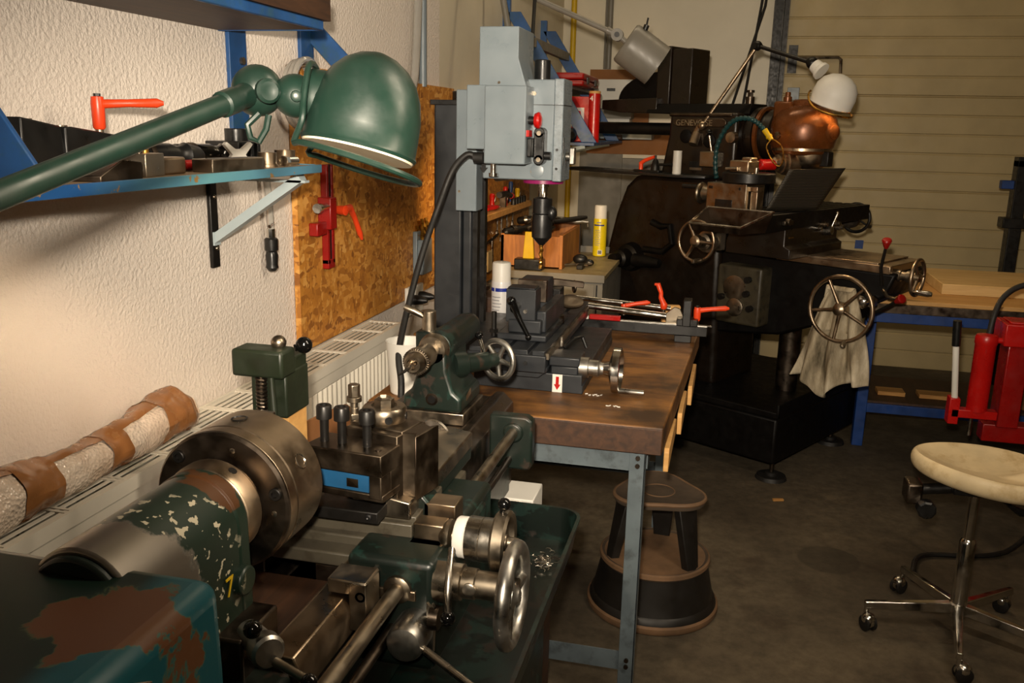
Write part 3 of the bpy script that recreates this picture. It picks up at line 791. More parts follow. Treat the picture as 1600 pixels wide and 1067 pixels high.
# bed
b = MB()
b.prism([(-.80, .70), (-.515, .70), (-.515, .925), (-.54, .95), (-.56, .95), (-.575, .935), (-.61, .935), (-.61, .86), (-.70, .86), (-.70, .935), (-.745, .935), (-.755, .955), (-.775, .955), (-.785, .935), (-.80, .93)], (0, 1.22, 0), (1,0,0), (0,0,1), (0, .98, 0))
b.box(-.80, -.515, .72, 1.22, .70, .90)
part('bed', b, 'steeld', bevel=.003)
part('bed_casting', MB().box(-.82, -.508, .60, 2.15, .69, .86), 'green', bevel=.006)
bar = part('front_way', MB().prism([(-.552, .90), (-.492, .90), (-.488, .945), (-.497, .965), (-.538, .965), (-.552, .95)], (0, .925, 0), (1,0,0), (0,0,1), (0, .30, 0)), 'bronze', bevel=.002)
st = part('carriage_stop', MB().prism([(-.524, .968), (-.464, .968), (-.464, .99), (-.524, .99)], (0, 1.085, 0), (1,0,0), (0,0,1), (0, .05, 0)).box(-.491, -.4635, 1.0845, 1.1355, .912, .9885), 'steelw', bevel=.002)
part('stop_screw', MB().rev((-.473, 1.086, .967), -Y, [(0, .008), (.0015, .008), (.0015, .0045), (0, 0)], 16), 'steel', st)
part('rail_trough', MB().box(-.79, -.53, .99, 1.22, .90, .905), 'wooddark_and_shade')
# rods in front of the bed
part('feed_rod', MB().cyl((-.45, .62, .936), (-.45, 1.97, .936), .0125, n=20), 'steelw')
part('control_rod', MB().cyl((-.460, .62, .868), (-.460, 1.97, .868), .0085, n=16), 'steeld')
b = MB().prism([(-.508, .845), (-.412, .845), (-.405, .855), (-.405, .965), (-.42, .975), (-.508, .975)], (0, 1.93, 0), (1,0,0), (0,0,1), (0, .035, 0))
b.cyl((-.45, 1.922, .936), (-.45, 1.97, .936), .024, n=20)
part('rod_bracket', b, 'green', bevel=.005)
# saddle, cross slide, apron
part('saddle', MB().box(-.83, -.455, 1.235, 1.56, .948, .983).box(-.83, -.50, 1.20, 1.30, .945, .968), 'slide', bevel=.003)
ap = part('apron', MB().box(-.535, -.392, 1.175, 1.52, .80, .985), 'green', bevel=.012, seg=3)
part('apron_bracket', MB().box(-.46, -.375, 1.20, 1.26, .93, .982).box(-.40, -.384, 1.2, 1.45, .90, .975), 'green', bevel=.006)
part('pipe_collar', MB().rev((-.45, 1.178, .936), -Y, [(0, .024), (.008, .022), (.012, .016), (.012, .0125)], 20), 'steelw')
part('apron_rail', MB().box(-.495, -.42, 1.171, 1.178, .92, .937), 'bronze', bevel=.002)
part('apron_pin', MB().cyl((-.487, 1.175, .962), (-.487, 1.155, .962), .0075, n=8), 'steeld')
cs = part('cross_slide', MB().box(-.80, -.452, 1.265, 1.40, .975, 1.015).box(-.79, -.455, 1.252, 1.41, .972, 1.006), 'slide', bevel=.002)
for i, (x0, x1, z1) in enumerate(((-.452, -.43, 1.008), (-.452, -.395, .995))):
    pass
b = MB().box(-.452, -.402, 1.25, 1.285, .985, 1.012).box(-.452, -.397, 1.30, 1.345, .985, 1.026).box(-.452, -.42, 1.285, 1.30, .98, .99).box(-.455, -.40, 1.235, 1.36, .955, .985)
part('slide_end_block', b, 'bronze', bevel=.002)
# compound (top slide) running to the right rear
cp = part('top_slide', MB().box(-.615, -.50, 1.22, 1.33, 1.015, 1.035), 'blackmetal', bevel=.002)
part('slide_screw', MB().rev((-.515, 1.22, 1.027), -Y, [(0, .006), (.003, .0055), (.004, .003), (.001, 0)], 12), 'black', cp)
b = MB().prism([(-.05, 0), (.05, 0), (.05, .03), (.0, .038), (-.05, .03)], (-.51, 1.26, 1.01), (1,0,0), (0,0,1), (0, .36, 0))
part('slide_dovetail', b, 'steelw', cp, bevel=.003)
part('slide_casting', MB().prism([(-.035, 0), (.035, 0), (.035, .03), (.015, .052), (-.015, .052), (-.035, .03)], (-.475, 1.30, .992), (1,0,0), (0,0,1), (0, .05, 0)).box(-.50, -.462, 1.34, 1.62, .985, 1.025), 'green', bevel=.004)
part('slide_bolt', MB().cyl((-.463, 1.36, 1.02), (-.463, 1.36, 1.034), .008, n=6), 'steel')
part('swarf_pile', MB().ball((-.60, 1.40, 1.0), .05, 14, (1, .6, .35)), 'woodred')
# top-slide dial seen end on in front of the tailstock
b = MB().rev((-.535, 1.60, 1.03), -Y, [(-.03, .016), (0, .02), (.002, .036), (.008, .038), (.012, .036), (.013, .014), (.02, .012), (.021, 0)], 30)
dl = part('top_slide_dial', b, 'steel')
part('dial_ball', MB().ball((-.562, 1.58, 1.025), .007, 12), 'blackgloss', dl)
# quick-change tool post, turned 12 degrees
Mt = Matrix.Translation((-.515, 1.335, 0)) @ Matrix.Rotation(R(-13), 4, 'Z')
def TB(): 
    b = MB(); return b
def fin(b): b.v = [Mt @ p for p in b.v]; return b
b = TB().box(-.055, .046, -.06, .025, 1.035, 1.148).prism([(-.055, 1.12), (.046, 1.12), (.046, 1.152), (-.055, 1.152)], (0, -.045, 0), (1,0,0), (0,0,1), (0, .06, 0))
b.prism([(-.03, 0), (-.022, .022), (-.036, .03), (.036, .03), (.022, .022), (.03, 0)], (.044, -.015, 1.04), (0,1,0), (1,0,0), (0,0,.11))
tp = part('tool_post', fin(b), 'toolsteel', bevel=.002)
b = TB().rev((-.014, -.008, 1.150), Z, [(0, .034), (.004, .037), (.022, .037), (.026, .034), (.027, .022), (.022, .021), (.022, .0)], 40)
rg = part('clamp_ring', fin(b), 'steelw', tp)
b = TB().rev((-.014,-.008,1.168), Z, [(0, .017), (.02, .0165), (.022, .012), (.024, .010), (.018, .008)], 6)
part('centre_nut', fin(b), 'steelw', tp, smooth=25)
for a in (-110, -45, 20, 160):
    d = Vector((math.cos(R(a)), math.sin(R(a)), 0))
    part('spanner_hole', fin(TB().cyl(Vector((-.014,-.008,1.161))+d*.033, Vector((-.014,-.008,1.161))+d*.0376, .0065, n=14)), 'black', tp)
b = TB()
sx, sy = -.072, -.012
b.cyl((sx, sy, 1.09), (sx, sy, 1.165), .0075, n=14).cyl((sx, sy, 1.146), (sx, sy, 1.156), .0135, n=6).cyl((sx, sy, 1.175), (sx, sy, 1.184), .013, n=16).cyl((sx, sy, 1.156), (sx, sy, 1.176), .0065, n=12).cyl((sx, sy, 1.184), (sx, sy, 1.205), .0105, n=6)
part('stud', fin(b), 'steelw', tp, bevel=.001)
b = TB().prism([(-.085, -.132), (.053, -.115), (.048, -.055), (-.085, -.062)], (0,0,1.098), (1,0,0), (0,1,0), (0,0,.036))
b.prism([(-.085, -.126), (.053, -.112), (.048, -.055), (-.085, -.062)], (0,0,1.055), (1,0,0), (0,1,0), (0,0,.012)).prism([(-.083, -.10), (.05, -.085), (.047, -.055), (-.083, -.062)], (0,0,1.06), (1,0,0), (0,1,0), (0,0,.04)).prism([(.030, -.116), (.052, -.114), (.047, -.06), (.030, -.06)], (0,0,1.06), (1,0,0), (0,1,0), (0,0,.04))
th = part('tool_holder', fin(b), 'toolsteel', tp, bevel=.002)
b = TB().prism([(-.088, -.125), (.026, -.111), (.026, -.08), (-.088, -.09)], (0,0,1.0675), (1,0,0), (0,1,0), (0,0,.030))
bt = part('turning_tool', fin(b), 'bluetool', tp, label='blue painted turning tool')
b = TB().prism([(-.012, -.1166), (.008, -.1142), (.008, -.1132), (-.012, -.1156)], (0,0,1.073), (1,0,0), (0,1,0), (0,0,.014))
part('tool_label', fin(b), 'bronze', tp)
for i, (x, y) in enumerate(((-.066, -.100), (-.036, -.094), (.008, -.088))):
    b = TB().cyl((x, y, 1.13), (x, y, 1.178), .0072, n=14).rev((x, y, 1.172), Z, [(0, .0125), (.020, .0125), (.022, .011), (.022, .0065), (.014, .0065), (.014, 0)], 18)
    part('clamp_bolt', fin(b), 'blackmetal', tp)
part('grub_screw', fin(TB().cyl((.034, -.095, 1.133), (.034, -.095, 1.1355), .005, n=10)), 'steeld', tp)
# cross-slide dial and wheel (axis X)
c = Vector((-.40, 1.262, .993))
part('dial_bush', MB().rev(c, X, [(-.01, .012), (0, .024), (.004, .026), (.009, .026), (.012, .013), (.022, .012)], 30), 'steelw')
part('dial_spacer', MB().rev(c, X, [(.018, .031), (.021, .033), (.034, .033), (.036, .031), (.036, .01), (.018, .01)], 36), 'white')
part('cross_dial', MB().rev(c, X, [(.036, .031), (.038, .0355), (.06, .0355), (.0605, .034), (.0615, .0355), (.078, .0355), (.081, .031), (.081, .01), (.036, .01)], 48), 'steel', smooth=25)
def wheel(name, c, ax, Rr, r, mat, spokes, hub, hubl, dish=0, par=None, hole=True, crank=None, sp=.006, rimn=48):
    c = Vector(c); a = Vector(ax).normalized(); u = a.orthogonal().normalized()
    if abs(a.z) < .5: u = Vector((0,0,1)); u = (u - a*u.dot(a)).normalized()
    v = a.cross(u)
    b = MB().torus(c+a*dish, a, Rr, r, rimn, 12)
    w_ = b.build(name, M[mat], par)
    b = MB().rev(c, a, [(-hubl/2, hub*.7), (-hubl/2+.002, hub), (hubl/2-.003, hub*.9), (hubl/2, hub*.6), (hubl/2+.004, hub*.45), (hubl/2+.005, 0)], 20)
    b.build('hub', M[mat], w_)
    for i in range(spokes):
        an = 2*PI*i/spokes + .5
        d = u*math.cos(an) + v*math.sin(an)
        MB().tube([c+d*hub*.6, c+d*(Rr*.5)+a*dish*.5, c+d*(Rr-r*.3)+a*dish], [sp*1.35, sp, sp*.9], 10).build('spoke', M[mat], w_)
    if crank:
        an, L_c, rc, mc = crank
        d = u*math.cos(an) + v*math.sin(an); p = c + d*Rr + a*dish
        MB().rev(p, a, [(0, rc*.5), (.008, rc*.55), (.012, rc*.8), (L_c*.4, rc), (L_c*.8, rc*1.1), (L_c*.96, rc*.8), (L_c, 0)], 14).build('crank_handle', M[mc], w_)
    return w_
cw = MB().rev(c, X, [(.081, .014), (.081, .046), (.085, .0505), (.101, .0505), (.105, .046), (.102, .040), (.094, .036), (.094, .016), (.100, .014), (.102, .010), (.118, .009), (.118, 0)], 64)
# fine knurl round the rim
for i, p in enumerate(cw.v):
    pass
cw = part('cross_wheel', cw, 'steelw', smooth=25)
part('wheel_nut', MB().cyl(c+X*.100, c+X*.112, .010, n=6), 'steel', cw)
part('crank_knob', MB().cyl(c+X*.09+Z*.043, c+X*.094+Z*.062, .005, n=10).ball(c+X*.094+Z*.064, .0105, 16), 'blackgloss', cw)
# carriage hand wheel and its sleeve
c = Vector((-.282, 1.195, .942))
part('sleeve', MB().rev((-.395, 1.205, .946), X, [(0, .034), (.02, .034), (.022, .028), (.04, .028), (.042, .024), (.062, .024), (.064, .022), (.10, .022), (.102, .018), (.127, .018)], 32), 'steelw', smooth=25)
part('sleeve_screw', MB().rev((-.338, 1.182, .949), -Y, [(0, .0105), (.004, .0105), (.005, .009), (.005, 0)], 18), 'steel')
hw = wheel('carriage_wheel', c, X, .072, .0115, 'alu', 3, .024, .03, .008, L_, sp=.010)
part('wheel_web', MB().rev(c, X, [(-.004, .02), (-.002, .066), (.006, .066), (.004, .02)], 40), 'green', hw)
lv = part('lock_lever', MB().tube([(-.372, 1.20, 1.002), (-.366, 1.17, .985), (-.362, 1.15, .955), (-.360, 1.145, .928)], [.0055, .005, .006, .005], 10), 'steel')
part('lever_ball', MB().ball((-.360, 1.144, .918), .0115, 18), 'blackgloss', lv)
part('dial_pointer', MB().prism([(-.006, 0), (.006, 0), (.009, .075), (.004, .082), (.0, .075), (-.007, .08)], (-.395, 1.165, .845), (.9,-.3,0), (0,0,1), (.002,.004,0)), 'steel')
part('apron_cap', MB().rev((-.395, 1.17, .90), X, [(0, .02), (.014, .018), (.016, 0)], 18), 'steeld')
part('oil_nipple', MB().rev((-.37, 1.165, .905), (1,-1,0), [(0, .006), (.006, .006), (.012, .002), (.013, 0)], 10), 'steel')
# apron hub with the clutch lever
c = Vector((-.420, 1.175, .879))
hb = part('clutch_hub', MB().rev(c, -Y, [(-.01, .030), (.03, .030), (.052, .029), (.058, .026), (.061, .018), (.0615, 0)], 40), 'alu')
part('clutch_lever', MB().tube([c+Vector((.02,-.045,-.004)), c+Vector((.19,-.14,-.03))], [.006, .0055], 10), 'steel', hb)
# gear selector beside the headstock
c = Vector((-.510, .885, .998)); sa = Vector((.78, -.62, .05)).normalized()
s1 = part('selector_hub', MB().rev(c, sa, [(-.06, .016), (-.02, .018), (-.012, .0215), (.004, .0215), (.008, .018), (.009, 0)], 30), 'alu')
part('selector_arm', MB().tube([c-sa*.016+Vector((-.006, 0, -.028)), c-sa*.012+Vector((-.012, 0, .024))], .0055, 10), 'steel', s1)
part('selector_ball', MB().ball(Vector((-.524, .878, 1.029)), .0115, 20), 'blackgloss', s1)
part('feed_lever', MB().tube([c+Vector((.012, -.004, -.010)), Vector((-.455, .872, .978))], .0058, 10), 'steelw', s1)
part('feed_ball', MB().ball(Vector((-.448, .871, .975)), .0105, 18), 'blackgloss', s1)
part('feed_gearbox', MB().box(-.60, -.50, .76, .95, .80, .945).box(-.52, -.45, .80, .93, .80, .885), 'green', bevel=.008)
# tailstock
ty0, ty1 = 1.93, 2.12
b = MB().prism([(-.072, 0), (.072, 0), (.072, .035), (.052, .05), (.036, .10), (.034, .15), (-.034, .15), (-.036, .10), (-.052, .05), (-.072, .035)], (AX, ty0+.0, .968), (1,0,0), (0,0,1), (0, .17, 0))
ts = part('tailstock', b, 'green', bevel=.008, seg=3)
b = MB().rev((AX, 1.945, AZ-.002), Y, [(0, .032), (.01, .040), (.03, .040), (.06, .038), (.27, .036), (.30, .030), (.312, .016), (.315, 0)], 30)
part('tailstock_barrel', b, 'green')
part('tailstock_base', MB().box(AX-.078, AX+.078, 1.935, 2.11, .936, .966), 'steelw', bevel=.003)
part('barrel_ring', MB().rev((AX, 1.93, AZ), Y, [(0, .022), (.0, .032), (.008, .036), (.02, .038)], 30), 'steelw')
part('base_hole', MB().rev((AX+.0, ty0+.001, .998), -Y, [(0, .015), (.002, .015), (.0025, .0095), (.001, .0095), (.001, 0)], 20), 'steeld')
part('hole_bore', MB().rev((AX, ty0, .998), -Y, [(0, .0095), (.002, .0095), (.0021, 0)], 20), 'black')
part('name_plate', MB().prism([(-.018, -.007), (.018, -.007), (.018, .007), (-.018, .007)], (AX+.0725, 1.99, 1.0), (0,1,0.25), (0,-.1,1), (.0012,0,0)), 'bronze')
dc = MB().rev((AX, 1.80, AZ), Y, [(0, .0), (.002, .012), (-.004, .013), (-.004, .018), (.006, .0225), (.020, .0245), (.021, .030), (.036, .0305), (.038, .027), (.042, .0265), (.09, .0265), (.094, .022), (.13, .018)], 40)
dch = part('drill_chuck', dc, 'steelw', smooth=28)
b = MB()
for i in range(34):
    a = 2*PI*i/34; d = Vector((math.cos(a), 0, math.sin(a)))
    b.boxc(Vector((AX, 1.8205, AZ))+d*.0285, (.0035, .006, .0035), (0, -a, 0))
part('chuck_teeth', b, 'steeld', dch)
for a in (.4, .4+2*PI/3, .4+4*PI/3):
    d = Vector((math.cos(a), 0, math.sin(a)))
    part('drill_jaw', MB().cyl(Vector((AX, 1.785, AZ))+d*.0055, Vector((AX, 1.812, AZ))+d*.0085, .0045, n=8), 'bronze', dch)
part('drill_bit', MB().tube([(AX-.002, 1.79, AZ-.002), (AX-.004, 1.755, AZ-.006), (AX-.008, 1.735, AZ-.008)], [.004, .0035, .002], 8), 'blackmetal', dch)
q = Vector((AX-.03, 2.0, AZ+.045))
part('clamp_post', MB().rev(q, Z, [(-.02, .017), (.02, .017), (.034, .0165), (.036, .013), (.037, 0)], 22), 'steelw', bevel=.001)
part('post_block', MB().box(q.x-.025, q.x+.025, q.y-.03, q.y+.03, AZ-.02, q.z-.012), 'green', bevel=.005)
part('clamp_handle', MB().tube([q+Vector((-.01, -.006, .02)), q+Vector((-.035, -.012, .034)), q+Vector((-.058, -.014, .042))], [.006, .0095, .007], 12), 'steelw')
# angled drive sleeve and hand wheel
s0 = Vector((-.612, 2.03, 1.062)); wc = Vector((-.540, 2.125, 1.056)); wd = (wc - s0).normalized()
b = MB().rev(s0, wd, [(-.03, .036), (.008, .034), (.012, .030), (.016, .025), (.085, .022), (.088, .018), (.112, .017)], 26)
part('drive_sleeve', b, 'green')
wa = Vector((.40, .915, .0)).normalized()
wh = wheel('tailstock_wheel', wc, wa, .0485, .0075, 'alu', 5, .012, .02, .0, L_, sp=.006)
kb = Vector((-.582, 2.095, 1.122))
lv = part('feed_lever', MB().tube([kb+Vector((.012, .01, -.05)), kb], [.0045, .005], 10), 'steel', wh)
part('lever_knob', MB().ball(kb, .0105, 18), 'blackgloss', lv)
# olive box with plunger behind the chuck
b = MB().box(-.875, -.800, 1.505, 1.60, 1.070, 1.16)
bx = part('switch_box', b, 'greenbox', bevel=.004)
part('box_head', MB().box(-.905, -.798, 1.487, 1.545, 1.152, 1.206), 'greenbox', bx, bevel=.006)
part('box_neck', MB().box(-.86, -.8015, 1.53, 1.5985, 1.14, 1.185), 'greenbox', bx, bevel=.005)
b = MB(); b.tube([(-.846+.009*math.cos(2*PI*i/9), 1.493+.009*math.sin(2*PI*i/9), 1.155-.10*i/120) for i in range(121)], .0028, 6); b.cyl((-.846, 1.493, 1.155), (-.848, 1.493, 1.05), .005, n=10)
part('spring', b, 'steeld', bx)
part('plunger_rod', MB().cyl((-.823, 1.49, 1.155), (-.812, 1.48, 1.04), .006, n=12), 'greenbox', bx)
part('steel_ball', MB().ball((-.826, 1.53, 1.214), .015, 18), 'steelw', bx)
part('black_knob', MB().ball((-.783, 1.55, 1.208), .0165, 20).cyl((-.80, 1.545, 1.202), (-.785, 1.55, 1.208), .007, n=10), 'blackgloss', bx)
part('box_stand', MB().box(-.86, -.805, 1.52, 1.595, .86, 1.07), 'ply', bx)
# pan and pedestal
b = MB()
pw = .004
def pan(x0, x1, y0, y1, z0, z1, r=.05, n=6, slope=.012):
    def ring(g, z):
        pts = []
        for cx, cy, a0 in ((x1-r, y0+r, -PI/2), (x1-r, y1-r, 0), (x0+r, y1-r, PI/2), (x0+r, y0+r, PI)):
            for i in range(n+1):
                a = a0 + PI/2*i/n; pts.append(Vector((cx+(r+g)*math.cos(a), cy+(r+g)*math.sin(a), z)))
        return pts
    rings = [ring(-slope-pw, z0+pw), ring(-pw, z1), ring(pw, z1), ring(pw, z1-.006), ring(0, z1-.008), ring(-slope, z0)]
    b = MB(); m = len(rings[0])
    for q in rings: b.v += q
    for k_ in range(len(rings)-1):
        for i in range(m):
            j = (i+1) % m; b.f.append([k_*m+i, k_*m+j, (k_+1)*m+j, (k_+1)*m+i])
    b.f.append(list(range(m))); b.f.append([ (len(rings)-1)*m+i for i in range(m-1, -1, -1)])
    return b
part('chip_pan', pan(-1.06, -.285, .30, 1.955, .67, .752), 'oilgreen', smooth=50)
part('pedestal', MB().box(-.86, -.36, 1.50, 1.93, 0, .67), 'green', bevel=.012)
part('pedestal', MB().box(-.92, -.42, .25, .85, 0, .67), 'green', bevel=.012)
# swarf lying in the pan corner
random.seed(11)
b = MB()
for i in range(60):
    p = Vector((-.345+random.gauss(0, .012), 1.80+random.gauss(0, .02), .682+abs(random.gauss(0, .006))))
    a0 = random.uniform(0, 6.3); rr = random.uniform(.003, .008)
    b.tube([p+Vector((rr*math.cos(a0+k_*1.1), rr*math.sin(a0+k_*1.1), .0012*k_)) for k_ in range(5)], .0007, 4)
o = b.build('metal_swarf', M['swarf']); tag(o, 'little heap of bright swarf curls in the lathe pan corner', 'swarf'); o['kind'] = 'stuff'
# cardboard splash sheet
o = MB().prism([(1.62, .80), (2.09, .80), (2.09, .905), (2.07, .917), (1.93, .935), (1.756, .95), (1.62, .955)], (-.935, 0, 0), (0,1,0), (0,0,1), (.006, 0, 0)).build('splash_sheet', M['cardboard'])
tag(o, 'brown sheet standing between the lathe bed and the radiator', 'sheet')
# ------------------------------------------------------------------ bench
BZ = .88
t = thing('workbench', 'heavy workbench with oil-stained wooden top and grey steel legs', 'workbench', (-.6, 2.8, 0))
def part(name, mb, mat, par=None, **k): return mb.build(name, M[mat], par or t, **k)
part('bench_top', MB().prism([(-.94, 2.232), (-.122, 2.232), (-.075, 3.48), (-1.10, 3.48), (-1.10, 3.05), (-.94, 3.05)], (0,0,.805), (1,0,0), (0,1,0), (0,0,.075)), 'benchtop', bevel=.005)
part('front_edge', MB().box(-.94, -.124, 2.2265, 2.2325, .806, .876), 'wooddark_and_shade', bevel=.002)
for (x, y) in ((-.165, 2.25), (-.165, 3.35), (-.90, 2.25), (-.90, 3.35)):
    sx = -1 if x > -.6 else 1
    lg = part('leg', MB().box(x, x+sx*.042, y, y+.004, 0, .803).box(x, x-sx*.0-sx*-.004, y, y+.042, 0, .803), 'benchgrey', bevel=.001)
    if y < 2.5 and x > -.6:
        for zz in (.785, .763, .185, .165):
            part('bolt_head', MB().cyl((x-.02, y, zz), (x-.02, y-.006, zz), .0065, n=8), 'steeld', lg)
part('front_rail', MB().box(-.90, -.207, 2.254, 2.258, .742, .803).box(-1.05, -.207, 2.254, 2.29, .742, .746), 'benchgrey')
part('rear_rail', MB().box(-.90, -.165, 3.36, 3.364, .742, .803), 'benchgrey')
part('side_rail', MB().box(-.166, -.162, 2.29, 3.35, .742, .803), 'benchgrey')
part('lower_rail', MB().box(-.90, -.207, 2.256, 2.26, .148, .205), 'benchgrey')
part('lower_rail', MB().box(-.90, -.165, 3.36, 3.364, .30, .36), 'benchgrey')
bb = MB()
zz = .79
for i, (y0, y1) in enumerate(((2.30, 2.62), (2.62, 2.93), (2.93, 3.30))):
    part('side_board', MB().prism([(y0, .735), (y1-.012, .735), (y1, .74), (y1, .785), (y0+.01, .80), (y0, .79)], (-.121+.016*i, 0, 0), (0,1,0), (0,0,1), (.014,0,0)), 'ply', bevel=.002)
# white box between lathe and bench
o = MB().box(-.57, -.432, 2.095, 2.215, .501, .698).build('box', M['white'], bevel=.003)
tag(o, 'plain white box standing on a dark crate between lathe pan and bench', 'box')
o = MB().box(-.62, -.40, 2.0, 2.225, .0, .50).build('crate', M['wooddark_and_shade'], bevel=.004)
tag(o, 'dark crate under the white box between lathe and bench', 'crate')
# white plastic cup
t = thing('plastic_beaker', 'white translucent plastic beaker on the bench behind the lathe tailstock', 'beaker', (-.862, 2.335, BZ))
part('beaker', MB().rev((-.862, 2.335, BZ), Z, [(.002, 0), (0, .042), (.004, .046), (.150, .058), (.153, .059), (.151, .0555), (.01, .043), (.008, 0)], 32), 'white')

# ------------------------------------------------------------------ grey mill-drill on the bench
t = thing('milling_drilling_machine', 'light grey and anthracite bench mill drill on the workbench', 'milling machine', (-.6, 2.7, BZ))
# base with column foot
part('base', MB().prism([(-.70, 0), (-.372, 0), (-.372, .022), (-.376, .026), (-.376, .056), (-.70, .056)], (0, 2.465, BZ), (1,0,0), (0,0,1), (0, .66, 0)).box(-.93, -.69, 2.70, 3.05, BZ, BZ+.10), 'anthracite', bevel=.004)
b = MB().prism([(-.0145, -.027), (.0145, -.027), (.0145, .027), (-.0145, .027)], (-.447, 2.4642, .908), (1,0,0), (0,0,1), (0, -.0006, 0))
st = part('warning_sticker', b, 'white')
part('red_arrow', MB().prism([(-.0045, .020), (.0045, .020), (.0045, -.003), (.010, -.003), (0, -.020), (-.010, -.003), (-.0045, -.003)], (-.447, 2.4635, .908), (1,0,0), (0,0,1), (0, -.0006, 0)), 'red', st)
part('saddle', MB().prism([(-.64, 0), (-.50, 0), (-.475, .02), (-.475, .03), (-.66, .03), (-.66, .015)], (0, 2.44, BZ+.045), (1,0,0), (0,0,1), (0, .40, 0)), 'anthracite', bevel=.003)
# table with T slots, long axis along Y
TZ = 1.012
pf = [(-.70, -.058), (-.478, -.058), (-.478, -.004), (-.474, 0)]
for xs in (-.52, -.588, -.655):
    pf += [(xs+.007, 0), (xs+.007, -.014), (xs-.007, -.014), (xs-.007, 0)]
pf += [(-.70, 0)]
tb = part('table', MB().prism(pf, (0, 2.415, TZ), (1,0,0), (0,0,1), (0, .80, 0)), 'anthracite', bevel=.0015)
part('table_end', MB().box(-.705, -.472, 2.405, 2.416, TZ-.062, TZ-.012), 'anthracite', tb, bevel=.003)
part('end_screw', MB().cyl((-.53, 2.405, TZ-.035), (-.53, 2.40, TZ-.035), .006, n=10), 'black', tb)
part('table_stop', MB().box(-.478, -.470, 2.44, 3.18, TZ-.03, TZ-.012), 'steelw', tb)
# right hand feed: bracket, dial, wheel, crank
part('feed_bracket', MB().box(-.475, -.385, 2.47, 2.57, .957, .985).box(-.47, -.390, 2.475, 2.565, .925, .957), 'anthracite', bevel=.004)
c = Vector((-.388, 2.50, .953))
part('feed_collar', MB().rev(c, X, [(0, .030), (.026, .030), (.028, .024), (.055, .024), (.056, .022), (.062, .018), (.075, .018)], 30), 'alu')
cw = MB().rev(c, X, [(.062, .016), (.085, .022), (.096, .062), (.098, .066), (.118, .066), (.12, .060), (.108, .054), (.098, .014), (.105, .010), (.106, 0)], 40)
fw = part('feed_wheel', cw, 'chrome', smooth=28)
part('crank_handle', MB().rev(c+X*.115+Vector((0,-.02,-.056)), X, [(0, .006), (.004, .0085), (.075, .0075), (.077, 0)], 16), 'alu', fw)
lv = part('lock_lever', MB().tube([(-.452, 2.585, .985), (-.425, 2.62, 1.008), (-.41, 2.66, 1.006), (-.395, 2.66, .972)], [.005, .006, .006, .005], 8), 'black')
part('lever_plate', MB().box(-.466, -.460, 2.60, 2.62, .985, 1.015), 'steel')
# column
part('column', MB().box(-.925, -.832, 2.765, 2.96, BZ+.05, 1.705).box(-.832, -.80, 2.775, 2.95, BZ+.05, 1.68), 'anthracite', bevel=.006)
part('column_way', MB().box(-.80, -.785, 2.79, 2.82, BZ+.05, 1.66).box(-.80, -.785, 2.88, 2.91, BZ+.05, 1.66), 'blackmetal')
part('column_cap', MB().box(-.935, -.79, 2.755, 2.97, 1.69, 1.706).cyl((-.86, 2.85, 1.705), (-.86, 2.85, 1.735), .030, n=20).cyl((-.82, 2.87, 1.705), (-.82, 2.87, 1.73), .022, n=20), 'black', bevel=.002)
part('slide_cover', MB().box(-.832, -.765, 2.70, 2.775, 1.37, 1.735), 'greypaint', bevel=.003)
part('cover_screw', MB().cyl((-.82, 2.70, 1.43), (-.82, 2.697, 1.43), .004, n=8), 'steelw')
# head
hd = part('head', MB().box(-.735, -.52, 2.66, 2.81, 1.475, 1.765), 'greypaint', bevel=.004)
part('head_side', MB().box(-.521, -.493, 2.66, 2.80, 1.472, 1.768), 'greyhammer', bevel=.003)
part('head_seam', MB().box(-.62, -.492, 2.658, 2.80, 1.692, 1.694), 'black')
part('control_box', MB().box(-.705, -.582, 2.56, 2.68, 1.523, 1.743), 'greypaint', bevel=.004)
part('control_box_side', MB().box(-.764, -.705, 2.58, 2.70, 1.563, 1.744), 'greypaint', bevel=.003)
b = MB().prism([(2.58, 1.742), (2.80, 1.742), (2.80, 1.91), (2.58, 1.91)], (-.74, 0, 0), (0,1,0), (0,0,1), (.0,0,0)) if False else MB()
b.prism([(-.733, 1.742), (-.592, 1.742), (-.617, 1.82), (-.617, 1.906), (-.733, 1.906)], (0, 2.60, 0), (1,0,0), (0,0,1), (0, .20, 0))
part('motor_cover', b, 'greypaint', bevel=.003)
part('cover_screw', MB().cyl((-.672, 2.600, 1.752), (-.672, 2.596, 1.752), .004, n=8), 'steelw')
part('motor', MB().cyl((-.575, 2.74, 1.76), (-.575, 2.74, 1.825), .024, n=24), 'black', bevel=.003)
for zz in (1.725, 1.50):
    part('head_screw', MB().cyl((-.58, 2.66, zz), (-.58, 2.656, zz), .006, n=10), 'steelw')
eb = part('stop_button', MB().rev((-.584, 2.60, 1.648), X, [(0, .012), (.014, .012), (.014, .011), (.02, .011)], 20), 'black')
part('red_cap', MB().rev((-.584, 2.60, 1.648), X, [(.018, .012), (.02, .019), (.03, .024), (.036, .022), (.040, .012), (.041, 0)], 26), 'red', eb)
part('switch_rocker', MB().box(-.582, -.574, 2.57, 2.61, 1.602, 1.620), 'red')
part('switch_box', MB().box(-.582, -.568, 2.58, 2.64, 1.545, 1.598), 'black', bevel=.003)
fh = part('switch_cover', MB().prism([(-.0155, -.04), (.0155, -.04), (.0155, .04), (-.0155, .04)], (-.553, 2.61, 1.575), (1,0,0), (0,0,1), (0, .05, 0)).cyl((-.553, 2.61, 1.613), (-.553, 2.66, 1.613), .016, n=20).cyl((-.553, 2.61, 1.537), (-.553, 2.66, 1.537), .016, n=20), 'black', bevel=.003)
for zz in (1.612, 1.537): part('cover_bolt', MB().cyl((-.553, 2.61, zz), (-.553, 2.607, zz), .007, n=10), 'steelw', fh)
